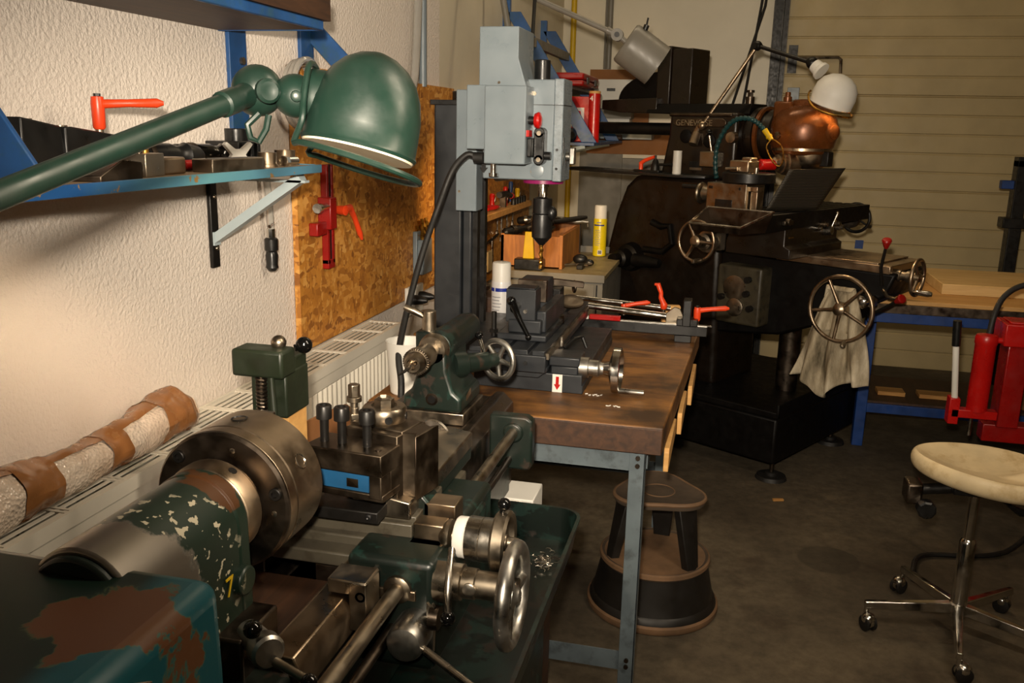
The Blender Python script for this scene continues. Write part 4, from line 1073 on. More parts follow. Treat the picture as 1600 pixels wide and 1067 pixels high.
part('knob', MB().cyl((-.538, 2.63, 1.548), (-.520, 2.63, 1.548), .012, n=10), 'black')
part('sight_glass', MB().rev((-.567, 2.66, 1.502), -Y, [(0, .021), (.003, .021), (.004, .017), (.005, 0)], 26), 'greypaint')
for zz in (1.565, 1.51): part('side_hole', MB().cyl((-.508, 2.66, zz), (-.508, 2.657, zz), .004, n=10), 'black')
b = MB().cyl((-.493, 2.72, 1.545), (-.475, 2.72, 1.545), .013, n=18).box(-.478, -.462, 2.70, 2.73, 1.522, 1.572)
part('feed_knob', b, 'alu', bevel=.003)
part('vent_slots', MB().box(-.494, -.4922, 2.68, 2.69, 1.52, 1.60), 'black')
part('head_bolt', MB().cyl((-.685, 2.60, 1.53), (-.685, 2.60, 1.488), .009, n=14).cyl((-.685, 2.60, 1.495), (-.685, 2.60, 1.485), .014, n=14), 'chrome')
part('pull_arrow', MB().prism([(-.006, .0), (.006, .0), (.006, -.02), (.013, -.02), (0, -.036), (-.013, -.02), (-.006, -.02)], (-.730, 2.655, 1.527), (1,0,0), (0,0,1), (0, .003, 0)), 'black')
part('spindle_ring', MB().cyl((-.565, 2.75, 1.476), (-.565, 2.75, 1.462), .062, n=32), 'magenta')
part('spindle', MB().rev((-.565, 2.75, 1.465), -Z, [(0, .018), (.015, .018), (.016, .015), (.045, .015), (.05, .018)], 24), 'steel')
dc = part('drill_chuck', MB().rev((-.565, 2.75, 1.42), -Z, [(0, .015), (.005, .030), (.05, .030), (.052, .033), (.054, .030), (.085, .033), (.125, .031), (.135, .022), (.15, .008), (.151, 0)], 30), 'black')
part('chuck_key_boss', MB().ball((-.535, 2.745, 1.37), .018, 14, (1, 1, 1.3)), 'black', dc)
pts = [(-.565+.0015*math.cos(i*1.3), 2.75+.0015*math.sin(i*1.3), 1.275-.0045*i) for i in range(19)]
part('drill_bit', MB().cyl((-.565, 2.75, 1.28), (-.565, 2.75, 1.255), .005, n=10).tube(pts, [.0062 if i % 3 else .0048 for i in range(19)], 8), 'brass', dc)
lt = part('lamp_tube', MB().rev((-.735, 2.99, 1.468), (-1, .35, -.1), [(-.03, .010), (0, .016), (.05, .018), (.052, .016), (.04, .014), (.04, 0)], 20), 'white')
part('lamp_glass', MB().rev((-.735, 2.99, 1.468), (-1, .35, -.1), [(.041, .0135), (.043, .012), (.044, 0)], 18), 'bulb', lt)
lamp('work_lamp_light', 'SPOT', (-.80, 3.02, 1.46), 60, (1.0, .66, .32), .02, (-1.15, 4.75, 1.12), angle=62, blend=.7)
part('lamp_bracket', MB().cyl((-.70, 2.80, 1.485), (-.715, 2.985, 1.47), .006, n=8), 'black')
# black machine cable
o = MB().tube(spline([(-.74, 2.60, 1.54), (-.765, 2.59, 1.545), (-.80, 2.565, 1.50), (-.833, 2.54, 1.40), (-.872, 2.50, 1.257), (-.882, 2.40, 1.11), (-.868, 2.29, 1.01), (-.847, 2.25, .94), (-.842, 2.235, .895)], 5), .0095, 10).cyl((-.715, 2.60, 1.538), (-.745, 2.60, 1.538), .016, n=12).build('power_cable', M['rubber'])
tag(o, 'thick black cable arching from the grey mill drill down behind the lathe', 'cable')
# vise on the table
t = thing('machine_vise', 'dark grey machine vise with a black crank on the mill drill table', 'vise', (-.57, 2.66, TZ))
part('vise_base', MB().box(-.645, -.495, 2.52, 2.90, TZ, TZ+.02).box(-.615, -.515, 2.535, 2.88, TZ+.02, TZ+.06), 'anthracite', bevel=.004)
part('moving_jaw', MB().box(-.625, -.535, 2.545, 2.615, TZ+.05, TZ+.15).box(-.622, -.538, 2.55, 2.61, TZ+.15, TZ+.154), 'anthracite', bevel=.004)
part('fixed_jaw', MB().box(-.62, -.53, 2.70, 2.79, TZ+.04, TZ+.155), 'anthracite', bevel=.004)
part('jaw_plate', MB().box(-.62, -.53, 2.675, 2.70, TZ+.09, TZ+.157), 'steeld', bevel=.001)
part('vise_side', MB().box(-.535, -.505, 2.56, 2.86, TZ+.02, TZ+.085), 'anthracite', bevel=.004)
cr = part('crank', MB().cyl((-.59, 2.545, TZ+.10), (-.59, 2.50, TZ+.10), .012, n=16).tube([(-.595, 2.505, TZ+.115), (-.57, 2.50, TZ+.065), (-.545, 2.498, TZ+.022)], [.012, .008, .007], 10).ball((-.544, 2.498, TZ+.018), .0095, 12).ball((-.598, 2.503, TZ+.122), .014, 14), 'blackgloss')
part('clamp_stud', MB().cyl((-.665, 2.56, TZ), (-.665, 2.56, TZ+.075), .008, n=10).cyl((-.665, 2.56, TZ+.012), (-.665, 2.56, TZ+.022), .015, n=6), 'blackmetal')
part('screw_cap', MB().cyl((-.565, 2.545, TZ+.085), (-.565, 2.54, TZ+.085), .006, n=10), 'steel')
part('swivel_scale', MB().cyl((-.522, 2.80, TZ+.002), (-.522, 2.80, TZ+.028), .030, n=28), 'steeld')
for (x, y) in ((-.50, 2.60), (-.49, 2.70)):
    part('base_slot', MB().box(x-.006, x+.006, y-.03, y+.03, TZ+.0198, TZ+.0206), 'black')
t = thing('clamp_kit', 'little heap of dark clamps behind the vise on the mill drill table', 'clamps', (-.53, 3.0, TZ))
part('step_block', MB().box(-.60, -.53, 2.92, 2.99, TZ, TZ+.09), 'blackmetal', bevel=.003)
part('clamp_bar', MB().boxc((-.54, 3.0, TZ+.10), (.15, .03, .02), (0, .1, .3)), 'steeld', bevel=.002)
part('hand_wheel', MB().rev((-.495, 2.93, TZ+.045), (.1,-.35,1), [(0, .042), (.006, .044), (.008, .040), (.006, .02), (.006, 0)], 28), 'steeld')
part('shackle', MB().torus((-.50, 3.02, TZ+.085), (1,.4,0), .018, .005, 16, 8), 'steeld')
# spray can behind the vise
def can(name, lb, x, y, z, r, h, bodymat, capmat, capr, stripes):
    t = thing(name, lb, 'spray can', (x, y, z), 0, None, world=False)
    hb = h*.74
    MB().rev((0,0,0), (0,0,1), [(0, r*.93), (.003, r), (hb-.006, r), (hb, r*.96)], 32).build('can_body', M[bodymat], t)
    MB().rev((0,0,0), (0,0,1), [(hb, r*.96), (hb+.002, capr), (h-.008, capr), (h-.002, capr*.94), (h, capr*.8), (h, 0)], 32).build('cap', M[capmat], t)
    for z0, z1, mt, a0, a1 in stripes:
        n_ = 20
        b = MB(); b.grid(lambda u, v: Vector(((r+.0006)*math.cos(a0+(a1-a0)*u), (r+.0006)*math.sin(a0+(a1-a0)*u), z0+(z1-z0)*v)), n_, 2)
        b.build('label_print', M[mt], t)
    return t
M['canwhite'] = paint('white can lacquer', '#d3d2d2', .3, .04)
M['canblue'] = paint('blue print', '#1b2f8c', .35, .05)
M['canyellow'] = paint('yellow can lacquer', '#dcc516', .32, .05)
M['greyprint'] = paint('grey print', '#8d8f96', .5, .1)
can('spray_can', 'white spray can with a blue stripe behind the vise', -.79, 3.14, BZ, .036, .27, 'canwhite', 'white', .034,
    [(.165, .178, 'canblue', -PI*.98, -.66*PI), (.165, .178, 'canblue', -.62*PI, -.02)] + [(.155-.012*i, .158-.012*i, 'greyprint', -2.4, -1.3-.1*(i % 3)) for i in range(1, 11)])
can('spray_can', 'yellow spray can with a white cap on the grey cabinet', -.675, 4.86, .952, .036, .275, 'canyellow', 'white', .033,
    [(.165, .172, 'canblue', -2.5, -.8), (.18, .186, 'greyprint', -2.0, -1.3), (.01, .035, 'white', -1.7, -1.0), (.014, .032, 'black', -1.62, -1.1)] + [(.14-.010*i, .143-.010*i, 'greyprint', -2.3, -1.5+.1*(i % 2)) for i in range(9)])

# ------------------------------------------------------------------ slide rig with chrome rods and orange levers at the bench end
t = thing('slide_rig', 'black slide rail rig with chrome tubes and orange levers across the bench end', 'rig', (-.3, 3.28, BZ))
part('rail', MB().box(-.56, -.045, 3.23, 3.275, .905, .94), 'black', bevel=.002)
part('rail_block', MB().box(-.53, -.44, 3.22, 3.30, BZ, .905).box(-.16, -.10, 3.225, 3.30, BZ, .905), 'black', bevel=.002)
part('scale_strip', MB().box(-.37, -.03, 3.245, 3.262, .94, .943), 'alu')
part('chrome_tube', MB().cyl((-.60, 3.30, .985), (-.185, 3.30, .958), .0125, n=18), 'chrome')
part('chrome_tube', MB().cyl((-.60, 3.42, .985), (-.19, 3.42, .965), .0105, n=18), 'chrome')
part('red_block', MB().box(-.475, -.36, 3.235, 3.255, .94, .958), 'red', bevel=.002)
part('white_pad', MB().box(-.535, -.478, 3.235, 3.256, .94, .949), 'white', bevel=.001)
part('red_knob', MB().cyl((-.505, 3.245, .949), (-.505, 3.245, .962), .012, n=14), 'red')
part('stop_plate', MB().box(-.135, -.105, 3.22, 3.29, .94, 1.035).box(-.155, -.08, 3.225, 3.285, .94, .965), 'black', bevel=.003)
part('end_bracket', MB().prism([(-.03, -.025), (.03, -.03), (.035, .0), (.02, .03), (.0, .035), (-.03, .01)], (-.168, 3.285, .962), (1,0,0), (0,.0,1), (0, .012, 0)), 'steelw', bevel=.002)
lever(t, (-.215, 3.40, .965), R(180), 3.4, .024, .02, s=1.1)
lever(t, (-.36, 3.345, .955), R(6), .22, .085, .03, s=1.0)
lever(t, (-.085, 3.27, .955), R(6), .14, .09, .045, s=1.1)
o = MB().boxc((-.19, 3.462, .925), (.07, .035, .09), (0, 0, .2)).build('paint_brush', M['ply'], bevel=.006)
tag(o, 'pale bristled brush standing behind the orange lever at the bench end', 'brush')

# ------------------------------------------------------------------ grey cabinet and what stands on it
t = thing('cabinet', 'low grey metal cabinet with a pale top in the far left corner', 'cabinet', (-.8, 4.6, 0))
part('carcass', MB().box(-1.08, -.56, 4.21, 4.99, 0, .925), 'cabgrey', bevel=.003)
part('cabinet_top', MB().box(-1.09, -.55, 4.19, 5.0, .925, .95), 'cabtop', bevel=.003, label='worn pale top')
part('top_edge', MB().box(-1.09, -.55, 4.183, 4.19, .915, .952), 'cabgrey', bevel=.002)
part('door', MB().box(-1.06, -.60, 4.203, 4.21, .06, .90), 'cabgrey', bevel=.002)
part('door_gap', MB().box(-.592, -.585, 4.204, 4.21, .06, .90), 'black')
part('rear_lip', MB().box(-1.09, -.545, 4.99, 5.0, .95, .985), 'cabgrey')
t = thing('wooden_crate', 'reddish wooden crate full of dark tools on the grey cabinet', 'crate', (-.92, 4.58, .95))
b = MB().box(-1.09, -.79, 4.30, 4.318, .951, 1.11).box(-1.09, -.79, 4.83, 4.848, .951, 1.125).box(-1.09, -1.072, 4.3, 4.848, .951, 1.115).box(-.795, -.777, 4.3, 4.85, .951, 1.118).box(-1.09, -.79, 4.3, 4.84, .951, .962)
part('crate_box', b, 'woodred', bevel=.002)
part('iron_strap', MB().box(-.777, -.774, 4.80, 4.825, .97, 1.135), 'blackmetal')
random.seed(5)
for i, (x, y, L, rz, z, r, mt) in enumerate(((-1.0, 4.42, .26, .9, 1.115, .022, 'blackmetal'), (-.93, 4.55, .30, 1.2, 1.125, .018, 'steeld'), (-.86, 4.62, .32, .55, 1.135, .02, 'blackmetal'), (-.95, 4.68, .22, -.2, 1.13, .024, 'steeld'), (-.87, 4.42, .2, 1.5, 1.11, .016, 'steeld'), (-1.0, 4.7, .2, .2, 1.14, .02, 'blackmetal'))):
    tt = thing('crate_tool', ['fat dark bar at the front left of the crate', 'long grey bar lying along the crate', 'dark bar sticking up at the crate rear', 'short grey sleeve in the middle of the crate', 'thin grey bar at the crate front right', 'dark stub at the crate rear left'][i], 'tool', (x, y, z), rz, 'tools in the wooden crate', world=False)
    MB().rev((-L/2, 0, 0), (1, 0, .12), [(0, r*.6), (.01, r), (L*.4, r), (L*.42, r*.7), (L*.9, r*.65), (L, r*.4), (L, 0)], 14).build('shank', M[mt], tt)
    MB().rev((-L/2+L*.2, 0, .12*L*.2), (1, 0, .12), [(0, r), (0, r*1.3), (L*.08, r*1.3), (L*.08, r)], 14).build('collar', M['steelw' if i % 2 else 'steeld'], tt)
t = thing('air_gun', 'grey metal air tool with a wire loop lying across the crate', 'tool', (-.83, 4.72, 1.15))
MB().rev((-.98, 4.70, 1.155), (1, .12, -.04), [(0, .012), (.02, .024), (.07, .024), (.1, .018), (.2, .017), (.23, .009), (.26, .005), (.26, 0)], 16).build('body', M['alu'], t)
MB().tube([(-.76, 4.72, 1.15), (-.73, 4.74, 1.155), (-.725, 4.74, 1.12)], .003, 6).build('wire_loop', M['steelw'], t)
t = thing('clamp_bundle', 'little black bundle of clamps lying before the yellow spray can', 'tool', (-.72, 4.42, .95))
MB().ball((-.72, 4.50, .978), .03, 14, (1.3, 1, .9)).ball((-.67, 4.47, .968), .018, 12, (1.5, 1, 1)).build('body', M['black'], t)
MB().cyl((-.80, 4.36, .963), (-.65, 4.44, .968), .006, n=8).cyl((-.78, 4.42, .96), (-.66, 4.38, .966), .006, n=8).build('rod', M['steelw'], t)
MB().box(-.71, -.68, 4.33, 4.42, .951, .972).build('jaw', M['blackmetal'], t, bevel=.003)
t = thing('yellow_marker', 'yellow and black plastic tool standing in front of the crate', 'tool', (-.93, 4.22, .95))
MB().box(-1.0, -.86, 4.215, 4.285, .951, 1.005).build('foot', M['black'], t, bevel=.005)
MB().prism([(-.028, 0), (.028, 0), (.018, .13), (-.018, .13)], (-.935, 4.24, 1.005), (1,0,0), (0,0,1), (0, .02, 0)).build('body', M['yellow'], t, bevel=.003)
# tool board and little shelf on the wall beyond the column
o = MB().box(WX+.001, WX+.02, 4.06, 5.70, .80, 1.40).build('tool_board', M['osb']); tag(o, 'strand board tool panel beyond the grey column', 'board')
o = MB().box(WX+.02, -1.10, 4.0, 5.05, 1.19, 1.222).build('tool_ledge', M['wood'], bevel=.004); tag(o, 'wooden ledge on the tool panel carrying red tools', 'ledge')
BX2 = WX+.02
def wrench(x, y, z0, z1, r, lb, name='spanner'):
    t = thing(name, lb, 'wrench', (x, y, z0), 0, 'wrenches hanging under the ledge', world=False)
    h = z1-z0
    MB().tube([(0,0,.02), (0,0,h-.02)], [r*.8, r], 8).build('shank', M['steel'], t)
    MB().torus((.003, 0, h-.012), (1, 0, 0), r*1.7, r*.6, 16, 8).build('ring_end', M['steel'], t)
    MB().prism([(-r*2, 0), (-r*.7, .012), (r*.7, .012), (r*2, 0), (r*2.2, .024), (r*1.2, .034), (-r*1.2, .034), (-r*2.2, .024)], (-.004, 0, -.006), (0,1,0), (0,0,1), (.008,0,0)).build('jaw_end', M['steel'], t)
for i, (y, z0, r) in enumerate(((4.60, .875, .0085), (4.84, 1.04, .006), (4.93, 1.0, .007), (5.06, 1.04, .0055), (5.2, 1.06, .005))):
    wrench(BX2+.012, y, z0, 1.17, r, ['longest wrench hanging under the ledge next to the column', 'short wrench second from the column under the ledge', 'thicker wrench third from the column under the ledge', 'thin wrench fourth from the column under the ledge', 'thinnest wrench at the far end under the ledge'][i])
t = thing('tee_wrench', 'steel T handled wrench hanging below the row of wrenches', 'wrench', (BX2+.015, 4.72, .93))
MB().cyl((BX2+.015, 4.72, .88), (BX2+.015, 4.72, 1.04), .0085, n=12).build('shaft', M['steel'], t)
MB().cyl((BX2+.015, 4.62, 1.02), (BX2+.02, 4.83, 1.045), .0075, n=10).build('cross_bar', M['steeld'], t)
t = thing('small_hook', 'small black hook on the tool panel beside the column', 'hook', (BX2, 4.35, .98))
MB().tube([(BX2, 4.36, 1.0), (BX2+.03, 4.37, 1.0), (BX2+.05, 4.40, 1.02)], [.014, .012, .010], 8).build('hook', M['black'], t)
o = MB().box(BX2, BX2+.02, 4.63, 4.74, .86, .97).build('socket_plate', M['cream'], bevel=.003); tag(o, 'yellowish switch plate low on the tool panel', 'socket')
for i, (x, y, h, r, mt, lb) in enumerate(((-1.15, 4.62, .10, .012, 'red', 'tallest red handled tool upright on the ledge'), (-1.19, 4.50, .07, .014, 'red', 'short red tool on the ledge next to the column'), (-1.18, 4.78, .08, .013, 'blackgloss', 'black handled screwdriver on the ledge'), (-1.19, 4.90, .11, .012, 'bluedark', 'dark blue handled tool at the ledge'), (-1.17, 4.98, .07, .014, 'yellow', 'yellow handled tool at the far end of the ledge'))):
    tt = thing('hand_tool', lb, 'tool', (x, y, 1.222), 0, 'tools on the wooden ledge', world=False)
    MB().rev((0,0,0), (0,0,1), [(0, r*.8), (.004, r), (h*.5, r*.85), (h*.9, r*1.05), (h, r*.7), (h, 0)], 14).build('handle', M[mt], tt)
    MB().cyl((0, .018, 0), (0.012, .022, h*.7), .004, n=8).build('blade', M['steel'], tt)
for i in range(5):
    y = 4.70+.06*i
    tt = thing('socket_bit', 'small dark socket in the row along the ledge', 'socket', (-1.125, y, 1.222), 0, 'sockets along the wooden ledge', world=False)
    MB().rev((0,0,0), (0,0,1), [(0, .014), (.03, .014), (.034, .011), (.034, .007), (.02, .007), (.02, 0)], 14).build('socket', M['blackmetal'], tt)
t = thing('red_pliers', 'red handled pliers lying on the ledge next to the column', 'pliers', (-1.13, 4.35, 1.222))
MB().tube([(-1.14, 4.22, 1.235), (-1.12, 4.30, 1.24), (-1.13, 4.40, 1.235)], [.008, .011, .008], 10).tube([(-1.17, 4.22, 1.235), (-1.16, 4.30, 1.24), (-1.14, 4.40, 1.235)], [.008, .011, .008], 10).build('handle', M['red'], t)
MB().prism([(-.015, 0), (.015, 0), (.006, .05), (-.006, .05)], (-1.135, 4.40, 1.229), (1,0,0), (0,1,0), (0,0,.012)).build('jaw', M['steeld'], t)
t = thing('soldering_gun', 'black and red angled hand tool resting on the ledge', 'tool', (-1.15, 4.6, 1.26))
MB().tube([(-1.14, 4.45, 1.29), (-1.14, 4.60, 1.285), (-1.14, 4.70, 1.27)], [.016, .019, .014], 12).build('body', M['black'], t)
MB().cyl((-1.14, 4.70, 1.27), (-1.14, 4.73, 1.264), .016, n=12).build('cap', M['red'], t)
MB().box(-1.155, -1.125, 4.52, 4.55, 1.222, 1.28).build('stand', M['steeld'], t)
# low dark boxes on the bench behind the spray can
o = MB().box(-1.10, -.86, 3.30, 3.46, BZ, .985).build('parts_box', M['wooddark_and_shade'], bevel=.004); tag(o, 'dark wooden parts box behind the grey column on the bench', 'box')
o = MB().ball((-.98, 3.38, 1.01), .055, 14, (1.6, 1, .5)).build('oily_rag', M['steeld']); tag(o, 'dark crumpled rag on the parts box', 'rag')

random.seed(8)
b = MB()
for (x, y, n_) in ((-.36, 2.47, 7), (-.285, 2.38, 5)):
    for i in range(n_):
        b.boxc((x+.007*i+random.uniform(-.004, .004), y+random.uniform(-.006, .006), .8815), (.008, .003, .002), (0, 0, random.uniform(0, 3)))
o = b.build('paint_flakes', M['white']); tag(o, 'tiny white flakes on the bench top before the mill drill base', 'flakes'); o['kind'] = 'stuff'
# ------------------------------------------------------------------ the big brown knee mill, turned 30 degrees; local x = forward, y = along its table
MOX, MOY, MRZ = .455, 4.6, R(-30)
t = MILL = thing('knee_milling_machine', 'large dark brown knee mill with a copper coloured head before the garage door', 'milling machine', (MOX, MOY, 0), MRZ, world=False)
def part(name, mb, mat, par=None, **k): return mb.build(name, M[mat], par or t, **k)
part('base', MB().box(-.76, .075, -.46, .46, .10, .325), 'darkface', bevel=.012)
part('column_base', MB().box(-1.30, -.74, -.23, .46, .10, .335), 'darkface', bevel=.012)
part('coolant_rim', MB().box(-.76, .08, -.465, .55, .325, .345).box(-.76, .085, -.47, -.455, .33, .36).box(.07, .085, -.47, .55, .33, .40), 'darkface', bevel=.004)
for x, y in ((.03, -.375), (.0, .34), (-1.2, -.13), (-1.2, .38)):
    f = part('levelling_foot', MB().cyl((x, y, .0), (x, y, .018), .075, .068, 24).cyl((x, y, .018), (x, y, .035), .03, n=16), 'rubber')
    part('foot_screw', MB().cyl((x, y, .03), (x, y, .13), .011, n=12), 'steeld', f)
# column: tapering casting with a swept back edge
col = [(-1.27, .33), (-1.235, .60), (-1.18, .90), (-1.11, 1.18), (-1.05, 1.33), (-.99, 1.385), (-.93, 1.40), (-.50, 1.40), (-.45, 1.35), (-.42, .33)]
part('column', MB().prism(col, (0, -.21, 0), (1,0,0), (0,0,1), (0, .42, 0)), 'darkpaint', bevel=.03, seg=3)
part('column_housing', MB().prism([(-.86, 1.39), (-.42, 1.39), (-.42, 1.72), (-.815, 1.72), (-.82, 1.60)], (0, -.17, 0), (1,0,0), (0,0,1), (0, .34, 0)), 'darkpaint', bevel=.018, seg=3)
part('housing_ledge', MB().box(-.82, -.45, -.176, .176, 1.697, 1.717), 'steeld', bevel=.008)
part('switch_recess', MB().box(-.68, -.60, -.172, -.168, 1.43, 1.475), 'black', bevel=.003)
part('recess_plate', MB().box(-.675, -.605, -.1735, -.171, 1.432, 1.445), 'steelw')
for x, z in ((-.71, 1.60), (-.57, 1.58)):
    part('round_cover', MB().rev((x, -.168, z), -Y, [(0, .035), (.008, .035), (.012, .026), (.012, 0)], 20), 'darkface', bevel=.002)
# raised name on the housing
npl = part('name_plate', MB().prism([(-.79, 1.66), (-.77, 1.648), (-.50, 1.648), (-.48, 1.66), (-.48, 1.678), (-.50, 1.69), (-.77, 1.69), (-.79, 1.678)], (0, -.177, 0), (1,0,0), (0,0,1), (0, .006, 0)), 'steeld', bevel=.004)
text('name_letters', 'GENEVOISE', .042, .002, Matrix.Translation((-.773, -.1775, 1.654)) @ Matrix.Rotation(R(90), 4, 'X'), M['steel'], npl)
# ram on top, rear overarm bar, parked slabs and upright
part('ram', MB().prism([(-.10, 1.715), (.10, 1.715), (.075, 1.765), (-.075, 1.765)], (-1.02, 0, 0), (0,1,0), (0,0,1), (.62, 0, 0)), 'darkface', bevel=.003)
part('overarm_bar', MB().cyl((-1.55, 0, 1.634), (-.9, 0, 1.634), .033, n=24), 'blackmetal')
part('rear_slab', MB().prism([(-1.33, 1.735), (-1.33, 1.785), (-.96, 1.795), (-.96, 1.715), (-1.20, 1.718)], (0, -.09, 0), (1,0,0), (0,0,1), (0, .18, 0)), 'darkpaint', bevel=.004)
part('upright_slide', MB().box(-.99, -.905, -.06, .10, 1.76, 2.06).box(-.905, -.78, -.05, .12, 1.76, 2.045), 'darkpaint', bevel=.006)
g = [(0, 0)] + [(-.30*math.cos(a), .17*math.sin(a)) for a in [PI/2*i/10 for i in range(11)]]
part('gusset', MB().prism([(-.96, 1.785), (-1.27, 1.785)]+[(-.98-.29*math.cos(a), 1.785+.15*math.sin(a)) for a in [PI/2*i/10 for i in range(1, 11)]]+[(-.96, 1.935)], (0, -.02, 0), (1,0,0), (0,0,1), (0, .07, 0)), 'darkface', bevel=.004)
part('ram_screw', MB().cyl((-.44, -.03, 1.765), (-.44, -.03, 1.80), .022, n=14).cyl((-.44, -.03, 1.80), (-.44, -.03, 1.825), .014, n=6).cyl((-.44, -.03, 1.82), (-.44, -.03, 1.832), .02, n=14), 'steeld')
# swivel flanges and copper head
part('swivel_flange', MB().rev((-.47, 0, 1.615), X, [(0, .135), (.06, .135), (.062, .125), (.075, .125), (.078, .135), (.105, .135), (.108, .118), (.15, .112), (.155, .125), (.19, .125), (.20, .11)], 44), 'darkpaint', smooth=28)
part('flange_ring', MB().rev((-.355, 0, 1.615), X, [(0, .139), (.018, .139), (.02, .125), (.0, .125)], 44), 'copper')
HX = -.155
hd = MB().rev((HX, 0, 0), Z, [(1.525, .0), (1.525, .118), (1.535, .134), (1.552, .137), (1.565, .150), (1.60, .158), (1.66, .160), (1.70, .150), (1.73, .128), (1.752, .098), (1.762, .060), (1.766, 0)], 48)
hd = part('head', hd, 'copper', smooth=55)
part('head_band', MB().rev((HX, 0, 0), Z, [(1.545, .13), (1.545, .143), (1.562, .143), (1.562, .13)], 44), 'bronze', hd)
part('head_arm', MB().rev((-.28, 0, 1.615), X, [(0, .11), (.04, .105), (.10, .10)], 30), 'copper', hd)
part('head_block', MB().prism([(-.275, 1.60), (-.15, 1.60), (-.15, 1.70), (-.185, 1.775), (-.275, 1.778)], (0, -.10, 0), (1,0,0), (0,0,1), (0, .14, 0)), 'copper', hd, bevel=.014, seg=3)
part('head_cap', MB().rev((-.235, -.035, 1.775), Z, [(0, .02), (.022, .02), (.026, .014), (.045, .013), (.047, 0)], 18), 'copper', hd)
part('head_boss', MB().rev((HX+.005, 0, 1.74), Z, [(0, .075), (.04, .066), (.046, .058), (.046, 0)], 30), 'copper', hd)
b = MB().rev((HX+.14, -.02, 1.635), (1,-.25,0), [(-.02, .05), (.02, .044), (.026, .034), (.034, .034), (.040, .026), (.041, 0)], 26); part('side_boss', b, 'copper', hd)
part('plug_screw', MB().rev((HX-.055, -.148, 1.615), (-.35,-1,0), [(0, .018), (.008, .018), (.010, .014), (.010, 0)], 18), 'bronze', hd)
part('spindle_nose', MB().rev((HX+.03, 0, 1.53), -Z, [(0, .105), (.04, .10), (.06, .085), (.075, .05), (.11, .03), (.11, 0)], 32), 'bronze', hd)
part('clamp_lug', MB().box(HX+.09, HX+.155, -.035, .02, 1.475, 1.545), 'blackmetal', hd, bevel=.004)
# bronze horizontal nose facing the operator's left
part('cross_nose', MB().rev((HX-.03, -.11, 1.487), (-.55,-1,0), [(-.06, .058), (.0, .058), (.004, .050), (.02, .050), (.022, .042), (.04, .040), (.044, .030), (.06, .028), (.07, .018), (.075, 0)], 30), 'bronze', smooth=28)
# the black side tray and its support
part('side_tray', MB().prism([(-1.47, -.26), (-.62, -.36), (-.50, -.30), (-.50, -.17), (-1.47, -.05)], (0,0,1.398), (1,0,0), (0,1,0), (0,0,.014)), 'black', bevel=.003)
part('gear_lever', MB().cyl((-.54, -.19, 1.52), (-.555, -.20, 1.61), .006, n=10), 'steel')
part('gear_ball', MB().ball((-.557, -.202, 1.622), .017, 16), 'blackgloss')
part('gear_mount', MB().box(-.60, -.50, -.21, -.15, 1.45, 1.53), 'steelw', bevel=.006)
part('tray_boss', MB().rev((-.44, -.165, 1.60), -Y, [(0, .03), (.03, .026), (.034, 0)], 18), 'bronze')
# side castings on the column
part('pump_boss', MB().rev((-.98, -.21, .95), -Y, [(0, .08), (.05, .07), (.06, .05), (.12, .045), (.13, .03), (.18, .03), (.18, 0)], 24).rev((-.90, -.30, .95), X, [(0, .035), (.10, .03), (.16, .022), (.17, 0)], 18), 'darkface')
part('side_pipe', MB().tube([(-.86, -.215, 1.15), (-.80, -.215, 1.13), (-.74, -.22, 1.14), (-.72, -.22, 1.05), (-.78, -.22, 1.0), (-.9, -.22, 1.0)], .018, 10), 'darkface')
# knee with gearbox
part('knee', MB().prism([(-.44, .62), (-.10, .66), (.10, .74), (.40, .92), (.44, 1.03), (-.44, 1.04)], (0, -.19, 0), (1,0,0), (0,0,1), (0, .38, 0)), 'darkface', bevel=.012)
part('knee_way', MB().prism([(-.14, -.19), (.42, -.22), (.42, .16), (-.14, .16)], (0,0,1.03), (1,0,0), (0,1,0), (0,0,.035)), 'bronze', bevel=.003)
part('elevating_screw', MB().cyl((-.12, 0, .33), (-.12, 0, .70), .055, n=24), 'steeld')
gb = part('feed_gearbox', MB().box(-.395, -.155, -.29, -.17, .70, .99), 'olive', bevel=.012, seg=3)
part('dial_disc', MB().rev((-.295, -.291, .88), -Y, [(0, .062), (.004, .062), (.006, .050), (.006, 0)], 30), 'steelw', gb)
part('dial_disc', MB().rev((-.285, -.291, .785), -Y, [(0, .045), (.008, .045), (.012, .036), (.014, 0)], 28), 'steelw', gb)
for x, z in ((-.22, .93), (-.36, .83), (-.20, .79), (-.225, .86)):
    part('selector_knob', MB().cyl((x, -.29, z), (x, -.315, z), .016, n=14), 'blackmetal', gb)
part('big_wheel_boss', MB().rev((.265, -.17, .87), -Y, [(0, .075), (.05, .065), (.09, .045), (.13, .034), (.17, .03)], 28), 'darkface')
part('chrome_sleeve', MB().rev((.34, -.26, .905), -Y, [(0, .03), (.05, .03), (.055, .024), (.06, 0)], 20).box(.30, .37, -.265, -.19, .88, .93), 'chrome')
bw = wheel('knee_wheel', (.278, -.365, .872), (-.05,-1,0), .146, .0095, 'bronze', 5, .030, .05, .0, t, sp=.008)
part('crank_grip', MB().rev((.318, -.375, .732), (.25,-1,-.15), [(0, .008), (.008, .007), (.025, .011), (.055, .012), (.068, .006), (.07, 0)], 12), 'steelw', bw)
